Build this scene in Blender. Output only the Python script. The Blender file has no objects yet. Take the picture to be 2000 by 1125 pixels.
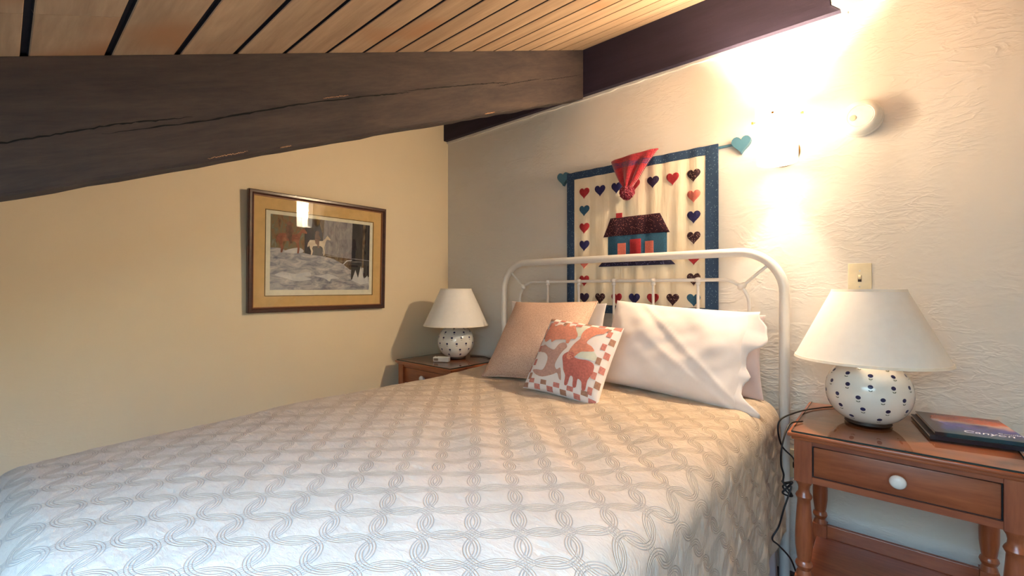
import bpy, bmesh, math, random
import numpy as np
from mathutils import Vector, Matrix

scene = bpy.context.scene
COL = scene.collection
PI = math.pi

# ---------------------------------------------------------------- camera
FPX = 862.0                     # focal length in pixels of a 2000 px wide frame
YAW = math.radians(40.8)
CAM_H = 1.15
cam_d = bpy.data.cameras.new('camera')
cam_d.sensor_width = 36.0
cam_d.lens = FPX / 2000.0 * 36.0
cam_d.clip_start = 0.02
cam = bpy.data.objects.new('camera', cam_d)
COL.objects.link(cam)
cam.location = (0, 0, CAM_H)
cam.rotation_euler = (PI / 2, 0, YAW)
scene.camera = cam

# ---------------------------------------------------------------- light
def lin(r, g, b):
    f = lambda c: c / 12.92 if c <= 0.04045 else ((c + 0.055) / 1.055) ** 2.4
    return (f(r / 255), f(g / 255), f(b / 255))

world = bpy.data.worlds.new('world')
scene.world = world
world.use_nodes = True
wn = world.node_tree
wbg = wn.nodes['Background']
wbg.inputs['Color'].default_value = (0.55, 0.72, 1.0, 1)
wbg.inputs['Strength'].default_value = 1.2

# daylight falling through the roof window (window_1) and an added well that limits its spread, above and behind the camera
SKX0, SKX1, SKY0, SKY1 = -0.62, 0.70, -0.815, -0.091
CS = 0.414                                   # ceiling fall per metre
CA = math.atan(CS)
SKZ = 1.80                                   # level of the roof glazing
day = bpy.data.lights.new('daylight', 'AREA')
day.shape = 'RECTANGLE'
day.size, day.size_y = SKX1 - SKX0 - .08, SKY1 - SKY0 - .08
day.energy = 74
day.color = (0.27, 0.52, 1.0)
day_o = bpy.data.objects.new('daylight', day)
COL.objects.link(day_o)
day_o.location = ((SKX0 + SKX1) / 2, (SKY0 + SKY1) / 2, SKZ + 0.06)

scene.view_settings.view_transform = 'Standard'
scene.view_settings.look = 'None'
scene.view_settings.gamma = 1.0
scene.view_settings.use_curve_mapping = False
scene.view_settings.exposure = 1.2

SCONCE_W = 38.0
SCONCE_C = (1.0, 0.79, 0.56)

# ---------------------------------------------------------------- materials
def new_mat(name):
    m = bpy.data.materials.new(name)
    m.use_nodes = True
    nt = m.node_tree
    return m, nt, nt.nodes['Principled BSDF']

class N:
    """tiny node helper"""
    def __init__(self, nt): self.nt = nt
    def add(self, t, **kw):
        n = self.nt.nodes.new(t)
        for k, v in kw.items(): setattr(n, k, v)
        return n
    def link(self, a, b): self.nt.links.new(a, b)
    def math(self, op, a, b=None, c=None):
        n = self.add('ShaderNodeMath', operation=op)
        for i, v in enumerate((a, b, c)):
            if v is None: continue
            if isinstance(v, (int, float)): n.inputs[i].default_value = v
            else: self.link(v, n.inputs[i])
        return n.outputs[0]
    def noise(self, vec, scale, detail=4, rough=0.55, dist=0.0):
        n = self.add('ShaderNodeTexNoise')
        n.inputs['Scale'].default_value = scale
        n.inputs['Detail'].default_value = detail
        n.inputs['Roughness'].default_value = rough
        n.inputs['Distortion'].default_value = dist
        self.link(vec, n.inputs['Vector'])
        return n.outputs['Fac']
    def mapping(self, vec, scale=(1, 1, 1), rot=(0, 0, 0), loc=(0, 0, 0)):
        n = self.add('ShaderNodeMapping')
        n.inputs['Scale'].default_value = scale
        n.inputs['Rotation'].default_value = rot
        n.inputs['Location'].default_value = loc
        self.link(vec, n.inputs['Vector'])
        return n.outputs[0]
    def ramp(self, fac, stops, interp='LINEAR'):
        n = self.add('ShaderNodeValToRGB')
        n.color_ramp.interpolation = interp
        e = n.color_ramp.elements
        while len(e) < len(stops): e.new(0.5)
        for el, (p, c) in zip(e, stops):
            el.position = p
            el.color = (*c, 1)
        self.link(fac, n.inputs[0])
        return n.outputs[0]
    def bump(self, h, strength, dist, normal=None):
        n = self.add('ShaderNodeBump')
        n.inputs['Strength'].default_value = strength
        n.inputs['Distance'].default_value = dist
        self.link(h, n.inputs['Height'])
        if normal is not None: self.link(normal, n.inputs['Normal'])
        return n.outputs[0]
    def mixc(self, fac, a, b, mode='MIX'):
        n = self.add('ShaderNodeMix', data_type='RGBA', blend_type=mode)
        if isinstance(fac, (int, float)): n.inputs[0].default_value = fac
        else: self.link(fac, n.inputs[0])
        for i, v in ((6, a), (7, b)):
            if isinstance(v, tuple): n.inputs[i].default_value = (*v, 1)
            else: self.link(v, n.inputs[i])
        return n.outputs[2]

def coords(h, kind='Object'):
    return h.add('ShaderNodeTexCoord').outputs[kind]

def plain(name, rgb, rough=0.5, var=0.06, scale=30, bump=0.0, bdist=0.002, metallic=0.0, sheen=0.0, coat=0.0, bscale=None):
    """single-colour surface with fine procedural variation"""
    m, nt, b = new_mat(name)
    h = N(nt)
    c = coords(h)
    f = h.noise(c, scale, 5)
    base = lin(*rgb)
    lo = tuple(x * (1 - var) for x in base)
    hi = tuple(min(1, x * (1 + var)) for x in base)
    h.link(h.ramp(f, [(0.3, lo), (0.7, hi)]), b.inputs['Base Color'])
    b.inputs['Roughness'].default_value = rough
    b.inputs['Metallic'].default_value = metallic
    b.inputs['Sheen Weight'].default_value = sheen
    b.inputs['Coat Weight'].default_value = coat
    if bump:
        f2 = h.noise(c, bscale or scale * 4, 4)
        h.link(h.bump(f2, bump, bdist), b.inputs['Normal'])
    return m

def wood(name, dark, light, axis='X', scale=14, rough=0.45, stretch=9, bump=0.25, coat=0.0, speck=None, tilt=0.0):
    m, nt, b = new_mat(name)
    h = N(nt)
    c = coords(h)
    info = h.add('ShaderNodeObjectInfo')
    off = h.add('ShaderNodeVectorMath', operation='MULTIPLY_ADD')
    h.link(info.outputs['Random'], off.inputs[0])
    off.inputs[1].default_value = (17.3, 9.1, 5.7)
    h.link(c, off.inputs[2])
    s = [1.0, 1.0, 1.0]
    s['XYZ'.index(axis)] = 1.0 / stretch
    v = h.mapping(h.mapping(off.outputs[0], rot=(-tilt, 0, 0)), tuple(s))
    grain = h.noise(v, scale, 6, 0.65, 0.6)
    fine = h.noise(v, scale * 9, 3, 0.6)
    f = h.math('ADD', h.math('MULTIPLY', grain, 0.75), h.math('MULTIPLY', fine, 0.25))
    col = h.ramp(f, [(0.32, lin(*dark)), (0.68, lin(*light))])
    if speck:
        k = h.noise(off.outputs[0], 3.0, 2, 0.5)
        col = h.mixc(h.ramp(k, [(0.62, (0, 0, 0)), (0.74, (1, 1, 1))]), col, lin(*speck))
    h.link(col, b.inputs['Base Color'])
    b.inputs['Roughness'].default_value = rough
    b.inputs['Coat Weight'].default_value = coat
    b.inputs['Coat Roughness'].default_value = 0.15
    h.link(h.bump(f, bump, 0.003), b.inputs['Normal'])
    return m

def plaster(name, rgb, trowel):
    m, nt, b = new_mat(name)
    h = N(nt)
    c = coords(h)
    f = h.noise(c, 2.2, 5)
    base = lin(*rgb)
    h.link(h.ramp(f, [(0.25, tuple(x * 0.94 for x in base)), (0.75, base)]), b.inputs['Base Color'])
    b.inputs['Roughness'].default_value = 0.62
    b.inputs['Specular IOR Level'].default_value = 0.35
    # trowel marks: short ridges along thresholded, distorted noise
    w1 = h.noise(h.mapping(c, (1, 1, 2.0), (0, -0.5, 0)), 5.0, 4, 0.55, 0.6)
    ridge = h.math('SUBTRACT', 1.0, h.math('MULTIPLY', h.math('ABSOLUTE', h.math('SUBTRACT', w1, 0.5)), 16.0))
    ridge = h.math('MAXIMUM', ridge, 0.0)
    patch = h.ramp(h.noise(c, 1.7, 2), [(0.42, (0, 0, 0)), (0.62, (1, 1, 1))])
    ridge = h.math('MULTIPLY', ridge, patch)
    w2 = h.noise(h.mapping(c, (1, 1, 2.6), (0, 0.7, 0)), 13.0, 3, 0.55, 0.5)
    r2 = h.math('MAXIMUM', h.math('SUBTRACT', 1.0, h.math('MULTIPLY', h.math('ABSOLUTE', h.math('SUBTRACT', w2, 0.5)), 12.0)), 0.0)
    patch2 = h.ramp(h.noise(h.mapping(c, loc=(3, 5, 1)), 2.6, 2), [(0.48, (0, 0, 0)), (0.6, (1, 1, 1))])
    r2 = h.math('MULTIPLY', r2, patch2)
    soft = h.noise(c, 12.0, 3)
    tot = h.math('ADD', h.math('ADD', h.math('MULTIPLY', ridge, 0.35), h.math('MULTIPLY', r2, 0.35)), h.math('MULTIPLY', soft, 0.9))
    n1 = h.bump(tot, trowel, 0.006)
    n2 = h.bump(h.noise(c, 160.0, 2), 0.12, 0.001, n1)
    h.link(n2, b.inputs['Normal'])
    return m

M = {}
M['wall_cream'] = plaster('wall_cream', (240, 222, 190), 0.10)
M['wall_trowel'] = plaster('wall_trowel', (228, 223, 216), 0.46)
M['plank'] = wood('plank', (142, 116, 92), (184, 156, 126), 'X', 12, 0.6, 10, 0.15, speck=(160, 118, 84))
M['groove'] = plain('groove', (30, 24, 30), 0.9)
M['beam'] = wood('beam', (38, 30, 33), (72, 58, 52), 'Y', 16, 0.8, 7, 0.7, tilt=CA)
M['ledger'] = wood('ledger', (32, 25, 44), (50, 39, 60), 'X', 10, 0.75, 8, 0.5)
M['crack'] = plain('crack', (14, 11, 12), 0.95)
M['bare_wood'] = plain('bare_wood', (176, 130, 92), 0.7)
M['cherry'] = wood('cherry', (128, 60, 34), (190, 108, 66), 'X', 12, 0.32, 8, 0.12, coat=0.35)
M['cherry_v'] = wood('cherry_v', (128, 60, 34), (190, 108, 66), 'Z', 12, 0.32, 8, 0.12, coat=0.35)
M['white_metal'] = plain('white_metal', (232, 230, 226), 0.32, 0.03, 20, 0.08, 0.001, coat=0.3)
M['white_cloth'] = plain('white_cloth', (238, 230, 228), 0.85, 0.03, 14, 0.15, 0.002, sheen=0.2, bscale=40)
M['sheet_pink'] = plain('sheet_pink', (224, 208, 210), 0.85, 0.03, 14, 0.15, 0.002, sheen=0.2)
M['mattress'] = plain('mattress', (225, 222, 216), 0.9)
M['shade'] = plain('shade', (244, 242, 238), 0.8, 0.02, 40, 0.15, 0.0006, bscale=600)
M['shade_trim'] = plain('shade_trim', (246, 241, 230), 0.75)
M['ceramic'] = plain('ceramic', (242, 239, 232), 0.16, 0.03, 12, coat=0.5)
M['flower'] = plain('flower', (36, 38, 84), 0.3)
M['leaf'] = plain('leaf', (96, 104, 84), 0.4)
M['dark_base'] = plain('dark_base', (52, 34, 26), 0.5)
M['brass'] = plain('brass', (190, 150, 80), 0.3, metallic=1.0)
M['black'] = plain('black', (18, 18, 22), 0.45)
M['plastic_ivory'] = plain('plastic_ivory', (222, 212, 184), 0.35)
M['plastic_white'] = plain('plastic_white', (238, 236, 228), 0.35)
M['porcelain'] = plain('porcelain', (244, 243, 240), 0.2, coat=0.4)
M['steel'] = plain('steel', (170, 165, 155), 0.3, metallic=1.0)
M['frame_wood'] = wood('frame_wood', (50, 24, 20), (84, 44, 34), 'Y', 20, 0.3, 8, 0.1, coat=0.5)
M['frame_lip'] = plain('frame_lip', (150, 96, 60), 0.35)
M['mat_board'] = plain('mat_board', (222, 178, 118), 0.85)
M['mat_line'] = plain('mat_line', (58, 52, 34), 0.8)
M['paper'] = plain('paper', (236, 224, 204), 0.85)
M['quilt_border'] = plain('quilt_border', (44, 72, 104), 0.85, 0.35, 260, 0.3, 0.003, bscale=30)
M['quilt_red'] = plain('quilt_red', (156, 34, 44), 0.85, 0.3, 200, 0.2, 0.001)
M['quilt_navy'] = plain('quilt_navy', (32, 30, 84), 0.85, 0.45, 200, 0.2, 0.001)
M['quilt_teal'] = plain('quilt_teal', (42, 88, 116), 0.85, 0.3, 200, 0.2, 0.001)
M['quilt_coral'] = plain('quilt_coral', (204, 112, 98), 0.85, 0.15, 200, 0.2, 0.001)
M['quilt_plum'] = plain('quilt_plum', (44, 28, 62), 0.85, 0.4, 200, 0.2, 0.001)
M['finial'] = plain('finial', (70, 116, 138), 0.5)
M['knit_pink'] = plain('knit_pink', (222, 150, 142), 0.9)

def speckled(name, base, spot, scale=150, thr=0.2):
    m, nt, b = new_mat(name)
    h = N(nt)
    v = h.add('ShaderNodeTexVoronoi')
    v.inputs['Scale'].default_value = scale
    h.link(coords(h), v.inputs['Vector'])
    fac = h.ramp(v.outputs['Distance'], [(thr, (1, 1, 1)), (thr + 0.12, (0, 0, 0))])
    h.link(h.mixc(fac, lin(*base), lin(*spot)), b.inputs['Base Color'])
    b.inputs['Roughness'].default_value = 0.88
    return m
M['quilt_speckle'] = speckled('quilt_speckle', (50, 22, 34), (196, 160, 140), 150, 0.18)
M['quilt_roof'] = speckled('quilt_roof', (54, 18, 34), (190, 120, 110), 130, 0.16)
M['quilt_ground'] = speckled('quilt_ground', (26, 24, 58), (100, 96, 140), 120, 0.2)
M['border_dots'] = speckled('border_dots', (40, 66, 98), (116, 142, 160), 110, 0.14)
M['cushion_print'] = speckled('cushion_print', (216, 184, 164), (190, 150, 132), 230, 0.32)

def quilt_field():
    m, nt, b = new_mat('quilt_field')
    h = N(nt)
    c = coords(h)
    f = h.noise(c, 6, 3)
    h.link(h.ramp(f, [(0.3, lin(232, 218, 190)), (0.7, lin(244, 233, 210))]), b.inputs['Base Color'])
    b.inputs['Roughness'].default_value = 0.9
    v = h.noise(h.mapping(c, (26, 1, 3)), 2.0, 3)
    h.link(h.bump(v, 0.4, 0.006), b.inputs['Normal'])
    return m
M['quilt_field'] = quilt_field()

def knit():
    m, nt, b = new_mat('knit_red')
    h = N(nt)
    c = coords(h)
    sep = h.add('ShaderNodeSeparateXYZ'); h.link(c, sep.inputs[0])
    z = h.math('ADD', sep.outputs['Z'], h.math('MULTIPLY', h.noise(c, 40, 2), 0.016))
    band = h.math('LESS_THAN', h.math('ABSOLUTE', h.math('ADD', z, -0.128)), 0.013)
    f = h.noise(h.mapping(c, (1, 1, 4)), 70, 3)
    red = h.ramp(f, [(0.3, lin(128, 14, 34)), (0.7, lin(186, 34, 48))])
    blue = h.ramp(f, [(0.35, lin(58, 36, 84)), (0.65, lin(150, 34, 60))])
    h.link(h.mixc(band, red, blue), b.inputs['Base Color'])
    b.inputs['Roughness'].default_value = 0.95
    b.inputs['Sheen Weight'].default_value = 0.5
    w = h.add('ShaderNodeTexWave'); w.bands_direction = 'X'
    w.inputs['Scale'].default_value = 60; w.inputs['Distortion'].default_value = 3
    h.link(c, w.inputs['Vector'])
    h.link(h.bump(w.outputs['Fac'], 0.5, 0.003), b.inputs['Normal'])
    return m
M['knit_red'] = knit()
M['pompom'] = speckled('pompom', (112, 20, 44), (226, 150, 160), 160, 0.16)

def glass_pane(name, tint=(1, 1, 1), gloss=0.10, rough=0.0):
    m, nt, b = new_mat(name)
    h = N(nt)
    nt.nodes.remove(b)
    out = nt.nodes['Material Output']
    tr = h.add('ShaderNodeBsdfTransparent'); tr.inputs[0].default_value = (*tint, 1)
    gl = h.add('ShaderNodeBsdfGlossy'); gl.inputs['Roughness'].default_value = rough
    fr = h.add('ShaderNodeFresnel'); fr.inputs['IOR'].default_value = 1.5
    geo = h.add('ShaderNodeNewGeometry')
    f = h.math('MULTIPLY', h.math('ADD', fr.outputs[0], gloss * 0.3), h.math('SUBTRACT', 1.0, geo.outputs['Backfacing']))
    mx = h.add('ShaderNodeMixShader')
    h.link(f, mx.inputs[0]); h.link(tr.outputs[0], mx.inputs[1]); h.link(gl.outputs[0], mx.inputs[2])
    h.link(mx.outputs[0], out.inputs[0])
    return m
M['glass'] = glass_pane('glass', (0.97, 1.0, 0.98))
M['picture_glass'] = glass_pane('picture_glass', (0.98, 1.0, 0.99), 0.05, 0.015)
M['glass_edge'] = plain('glass_edge', (30, 48, 42), 0.15)

def sconce_glass(name, clear, tint, glow):
    m, nt, b = new_mat(name)
    h = N(nt); nt.nodes.remove(b)
    out = nt.nodes['Material Output']
    tr = h.add('ShaderNodeBsdfTransparent'); tr.inputs[0].default_value = (*tint, 1)
    df = h.add('ShaderNodeBsdfDiffuse'); df.inputs[0].default_value = (0.85, 0.82, 0.76, 1)
    mx = h.add('ShaderNodeMixShader'); mx.inputs[0].default_value = 1 - clear
    h.link(tr.outputs[0], mx.inputs[1]); h.link(df.outputs[0], mx.inputs[2])
    em = h.add('ShaderNodeEmission'); em.inputs[0].default_value = (1.0, 0.90, 0.74, 1); em.inputs[1].default_value = glow
    ad = h.add('ShaderNodeAddShader')
    h.link(mx.outputs[0], ad.inputs[0]); h.link(em.outputs[0], ad.inputs[1])
    h.link(ad.outputs[0], out.inputs[0])
    return m
M['sconce_glass'] = sconce_glass('sconce_glass', 0.85, (0.95, 0.92, 0.86), 2.4)
M['sconce_shield'] = sconce_glass('sconce_shield', 0.10, (0.95, 0.92, 0.86), 1.3)

M['bulb'] = sconce_glass('bulb', 1.0, (1.0, 1.0, 1.0), 8.0)

def carpet():
    m, nt, b = new_mat('carpet')
    h = N(nt); c = coords(h)
    f = h.noise(c, 55, 4)
    h.link(h.ramp(f, [(0.35, lin(30, 28, 40)), (0.6, lin(70, 62, 66)), (0.75, lin(110, 92, 78))]), b.inputs['Base Color'])
    b.inputs['Roughness'].default_value = 0.95
    h.link(h.bump(h.noise(c, 300, 3), 0.8, 0.006), b.inputs['Normal'])
    return m
M['carpet'] = carpet()

# quilted coverlet: lattice of overlapping stitched rings, turned 45 degrees on the bed
QS, QR, QL = 0.0866, 0.0580, 0.0052          # lattice pitch, ring radius, stitch line pitch
def coverlet_mat():
    m, nt, b = new_mat('coverlet')
    h = N(nt)
    uv = coords(h, 'UV')
    base = h.noise(uv, 9, 3)
    h.link(h.ramp(base, [(0.3, lin(204, 183, 158)), (0.7, lin(218, 197, 172))]), b.inputs['Base Color'])
    b.inputs['Roughness'].default_value = 0.85
    b.inputs['Sheen Weight'].default_value = 0.15
    rot = h.mapping(uv, (1 / QS, 1 / QS, 1), (0, 0, math.radians(45)))
    fr = h.add('ShaderNodeVectorMath', operation='FRACTION'); h.link(rot, fr.inputs[0])
    sep = h.add('ShaderNodeSeparateXYZ'); h.link(fr.outputs[0], sep.inputs[0])
    total = None; band = None
    for i in (0, 1):
        for j in (0, 1):
            dx = h.math('SUBTRACT', sep.outputs[0], float(i)); dy = h.math('SUBTRACT', sep.outputs[1], float(j))
            d = h.math('SQRT', h.math('ADD', h.math('MULTIPLY', dx, dx), h.math('MULTIPLY', dy, dy)))
            q = h.math('DIVIDE', h.math('SUBTRACT', QR / QS, d), QL / QS)
            near = h.math('ABSOLUTE', h.math('SUBTRACT', q, h.math('ROUND', q)))
            line = h.math('MAXIMUM', h.math('SUBTRACT', 1.0, h.math('MULTIPLY', near, 3.6)), 0.0)
            inside = h.math('LESS_THAN', h.math('ABSOLUTE', h.math('SUBTRACT', q, 1.0)), 1.4)
            line = h.math('MULTIPLY', line, inside)
            band = inside if band is None else h.math('MAXIMUM', band, inside)
            total = line if total is None else h.math('MAXIMUM', total, line)
    n1 = h.bump(h.math('SUBTRACT', 1.0, total), 0.75, 0.0036)
    # fine puckers, drawn out along one direction
    pk = h.noise(h.mapping(uv, (34, 100, 1), (0, 0, math.radians(-32))), 1.0, 4, 0.6, 1.2)
    pk = h.math('MULTIPLY', pk, h.math('SUBTRACT', 1.0, h.math('MULTIPLY', band, 0.85)))
    n2 = h.bump(pk, 0.5, 0.010, n1)
    h.link(n2, b.inputs['Normal'])
    return m
M['coverlet'] = coverlet_mat()

# ---------------------------------------------------------------- mesh helpers
def mesh_obj(name, verts, faces, mat=None, parent=None, smooth=False, auto=None):
    me = bpy.data.meshes.new(name)
    if parent is not None and not isinstance(parent, str):
        off = WORLD[parent.name]
        verts = [(v[0] - off[0], v[1] - off[1], v[2] - off[2]) for v in verts]
    me.from_pydata([tuple(v) for v in verts], [], faces)
    me.update()
    bm = bmesh.new(); bm.from_mesh(me)
    bmesh.ops.recalc_face_normals(bm, faces=bm.faces)
    bm.to_mesh(me); bm.free()
    o = bpy.data.objects.new(name, me)
    COL.objects.link(o)
    if mat is not None: me.materials.append(M[mat] if isinstance(mat, str) else mat)
    if smooth:
        me.polygons.foreach_set('use_smooth', [True] * len(me.polygons))
        if auto is not None:
            me.set_sharp_from_angle(angle=math.radians(auto))
    if parent is not None:
        o.parent = parent
        WORLD[o.name] = WORLD[parent.name]
    else:
        WORLD[o.name] = (0, 0, 0)
    return o

WORLD = {}          # world origin of every thing (no thing is rotated at build time)
def thing(name, loc, label, cat, group=None, kind=None):
    o = bpy.data.objects.new(name, None)
    o.empty_display_size = 0.05
    COL.objects.link(o)
    o.location = loc
    WORLD[o.name] = tuple(loc)
    tag(o, label, cat, group, kind)
    return o

def tag(o, label=None, cat=None, group=None, kind=None):
    if label: o['label'] = label
    if cat: o['category'] = cat
    if group: o['group'] = group
    if kind: o['kind'] = kind
    return o

def recenter(o):
    """move a top-level mesh's origin to the centre of its base"""
    me = o.data
    co = np.empty(len(me.vertices) * 3); me.vertices.foreach_get('co', co); co = co.reshape(-1, 3)
    c = np.array([(co[:, 0].min() + co[:, 0].max()) / 2, (co[:, 1].min() + co[:, 1].max()) / 2, co[:, 2].min()])
    me.vertices.foreach_set('co', (co - c).ravel()); me.update()
    o.location = c
    WORLD[o.name] = tuple(c)
    return o

def copy_thing(o, loc, label):
    c = o.copy(); COL.objects.link(c); c.location = loc; c['label'] = label
    WORLD[c.name] = tuple(loc)
    for ch in list(o.children):
        d = ch.copy(); COL.objects.link(d); d.parent = c
        for g in list(ch.children):
            e = g.copy(); COL.objects.link(e); e.parent = d
    return c

def G(): return ([], [])
def merge(*gs):
    V, F = [], []
    for v, f in gs:
        k = len(V); V += list(v); F += [tuple(i + k for i in q) for q in f]
    return V, F

def box(x0, x1, y0, y1, z0, z1, bev=0.0):
    if bev <= 0:
        v = [(x, y, z) for x in (x0, x1) for y in (y0, y1) for z in (z0, z1)]
        f = [(0, 1, 3, 2), (4, 6, 7, 5), (0, 4, 5, 1), (2, 3, 7, 6), (0, 2, 6, 4), (1, 5, 7, 3)]
        return v, f
    bm = bmesh.new()
    bmesh.ops.create_cube(bm, size=1)
    for q in bm.verts:
        q.co = Vector(((x0 + x1) / 2 + q.co.x * (x1 - x0), (y0 + y1) / 2 + q.co.y * (y1 - y0), (z0 + z1) / 2 + q.co.z * (z1 - z0)))
    bmesh.ops.bevel(bm, geom=list(bm.edges), offset=bev, segments=2, affect='EDGES', profile=0.5)
    return from_bm(bm)

def from_bm(bm):
    bm.verts.index_update()
    v = [tuple(q.co) for q in bm.verts]; f = [tuple(q.index for q in p.verts) for p in bm.faces]
    bm.free()
    return v, f

def xf(geo, mat):
    return [tuple(mat @ Vector(v)) for v in geo[0]], geo[1]
def shift(geo, d):
    return [(v[0] + d[0], v[1] + d[1], v[2] + d[2]) for v in geo[0]], geo[1]

def lathe(profile, center=(0, 0, 0), seg=32, cap=True):
    """profile: list of (radius, z), bottom to top"""
    V, F = [], []
    n = len(profile)
    for r, z in profile:
        for i in range(seg):
            a = 2 * PI * i / seg
            V.append((center[0] + r * math.cos(a), center[1] + r * math.sin(a), center[2] + z))
    for k in range(n - 1):
        for i in range(seg):
            j = (i + 1) % seg
            F.append((k * seg + i, k * seg + j, (k + 1) * seg + j, (k + 1) * seg + i))
    if cap:
        F.append(tuple(range(seg - 1, -1, -1)))
        F.append(tuple((n - 1) * seg + i for i in range(seg)))
    return V, F

def tube(path, r, seg=12, closed=False, cap=True):
    P = [Vector(p) for p in path]
    n = len(P)
    rr = r if isinstance(r, (list, tuple)) else [r] * n
    T = []
    for i in range(n):
        a = P[i - 1] if i > 0 else P[0]; b = P[i + 1] if i < n - 1 else P[-1]
        T.append((b - a).normalized())
    up = Vector((0, 0, 1)) if abs(T[0].z) < 0.9 else Vector((0, 1, 0))
    u = T[0].cross(up).normalized()
    V, F = [], []
    for i in range(n):
        if i:
            q = T[i - 1].rotation_difference(T[i]); u = q @ u
        w = T[i].cross(u).normalized()
        for k in range(seg):
            a = 2 * PI * k / seg
            V.append(tuple(P[i] + rr[i] * (math.cos(a) * u + math.sin(a) * w)))
    for i in range(n - 1):
        for k in range(seg):
            l = (k + 1) % seg
            F.append((i * seg + k, i * seg + l, (i + 1) * seg + l, (i + 1) * seg + k))
    if cap:
        F.append(tuple(range(seg - 1, -1, -1))); F.append(tuple((n - 1) * seg + k for k in range(seg)))
    return V, F

def spline(pts, n=10):
    """Catmull-Rom through points"""
    P = [Vector(p) for p in pts]
    P = [P[0] * 2 - P[1]] + P + [P[-1] * 2 - P[-2]]
    out = []
    for i in range(1, len(P) - 2):
        for k in range(n):
            t = k / n
            a, b, c, d = P[i - 1:i + 3]
            out.append(0.5 * ((2 * b) + (c - a) * t + (2 * a - 5 * b + 4 * c - d) * t * t + (3 * b - a - 3 * c + d) * t ** 3))
    out.append(P[-2])
    return out

def arc_pts(c, r, a0, a1, n=10, plane='XZ'):
    out = []
    for i in range(n + 1):
        a = math.radians(a0 + (a1 - a0) * i / n)
        out.append((c[0] + r * math.cos(a), c[1], c[2] + r * math.sin(a)))
    return out

def prism(poly, f0, f1, axis='Y'):
    """extrude a 2D polygon; axis Y: poly is (x, z), axis X: poly is (y, z), axis Z: (x, y)"""
    n = len(poly)
    def p(a, b, d):
        return {'Y': (a, d, b), 'X': (d, a, b), 'Z': (a, b, d)}[axis]
    V = [p(a, b, f0) for a, b in poly] + [p(a, b, f1) for a, b in poly]
    F = [tuple(range(n)), tuple(range(2 * n - 1, n - 1, -1))]
    F += [(i, (i + 1) % n, n + (i + 1) % n, n + i) for i in range(n)]
    return V, F

def sph_noise(seed):
    rs = np.random.RandomState(seed)
    K = [(rs.uniform(-1, 1, 3), rs.uniform(0, 2 * PI)) for _ in range(10)]
    def f(x, y, z=0.0, s=1.0):
        t = 0
        for k, ph in K: t = t + np.sin((k[0] * x + k[1] * y + k[2] * z) * s + ph)
        return t / 5.0
    return f

# ---------------------------------------------------------------- room shell
XL, XR, YB, YF = -2.42, 1.70, 2.10, -1.00
CZ = 2.455                       # ceiling height at the headboard wall
zc = lambda y: CZ - CS * (YB - y)

floor = mesh_obj('floor', *box(XL - .1, XR + .1, YF - .1, YB + .1, -0.08, 0.0), 'carpet'); tag(floor, kind='structure')
o = mesh_obj('wall_back', *box(XL - .1, XR + .1, YB, YB + 0.1, 0, CZ + 0.08), 'wall_trowel'); tag(o, kind='structure')
def gable(x0, x1, ya, yb, za, zb=None):
    """slab of the sloped side wall between ya..yb, from za to zb (or the ceiling)"""
    top = lambda y: zc(y) + 0.03 if zb is None else zb
    return prism([(ya, za), (yb, za), (yb, top(yb)), (ya, top(ya))], x0, x1, 'X')
o = mesh_obj('wall_left', *gable(XL - 0.1, XL, YF, YB, 0), 'wall_cream'); tag(o, kind='structure')
o = mesh_obj('wall_right', *gable(XR, XR + .1, YF, YB, 0), 'wall_cream'); tag(o, kind='structure')
o = mesh_obj('wall_front', *box(XL - .1, XR + .1, YF - 0.1, YF, 0, zc(YF) + 0.03), 'wall_cream'); tag(o, kind='structure')

# ceiling: dark backing with one plank object per board, running along X
def slope_box(x0, x1, s0, s1, t0, t1, cham=0.0):
    """box in the tilted ceiling frame: s runs up the slope from YF, t is depth above the ceiling face"""
    pr = [(s0, t1), (s0, t0 + cham), (s0 + cham, t0), (s1 - cham, t0), (s1, t0 + cham), (s1, t1)]
    c, s = math.cos(CA), math.sin(CA)
    poly = [(YF + a * c - b * s, zc(YF) + a * s + b * c) for a, b in pr]
    return prism(poly, x0, x1, 'X')
SL = (YB - YF) / math.cos(CA)
def slope_pt(x, a, b):
    c, q = math.cos(CA), math.sin(CA)
    return (x, YF + a * c - b * q, zc(YF) + a * q + b * c)
def slope_ring(x0, x1, s0, s1, hx0, hx1, hs0, hs1, t0, t1):
    """slab in the ceiling frame with a rectangular hole"""
    V = []
    for t in (t0, t1):
        V += [slope_pt(x, a, t) for x, a in ((x0, s0), (x1, s0), (x1, s1), (x0, s1), (hx0, hs0), (hx1, hs0), (hx1, hs1), (hx0, hs1))]
    F = []
    for k in range(4):
        l = (k + 1) % 4
        F += [(k, l, 4 + l, 4 + k), (8 + k, 12 + k, 12 + l, 8 + l), (k, 8 + k, 8 + l, l), (4 + k, 4 + l, 12 + l, 12 + k)]
    return V, F
KS0, KS1 = (SKY0 - YF) / math.cos(CA), (SKY1 - YF) / math.cos(CA)
ceil = mesh_obj('ceiling', *slope_ring(XL - .1, XR + .1, -0.06, SL + .03, SKX0, SKX1, KS0, KS1, 0.0075, 0.06), 'groove'); tag(ceil, kind='structure')
def well(x0, x1, y0, y1, w, ztop):
    """vertical shaft through the sloped ceiling up to the roof glazing, added to confine the daylight"""
    V = []
    for (a0, a1, b0, b1) in ((x0, x1, y0, y1), (x0 + w, x1 - w, y0 + w, y1 - w)):
        ring = ((a0, b0), (a1, b0), (a1, b1), (a0, b1))
        V += [(x, y, zc(y) - .003) for x, y in ring] + [(x, y, ztop) for x, y in ring]
    F = []
    for k in range(4):
        l = (k + 1) % 4
        F += [(k, l, 4 + l, 4 + k), (8 + k, 12 + k, 12 + l, 8 + l), (k, 8 + k, 8 + l, l), (4 + k, 4 + l, 12 + l, 12 + k)]
    return V, F
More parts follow.
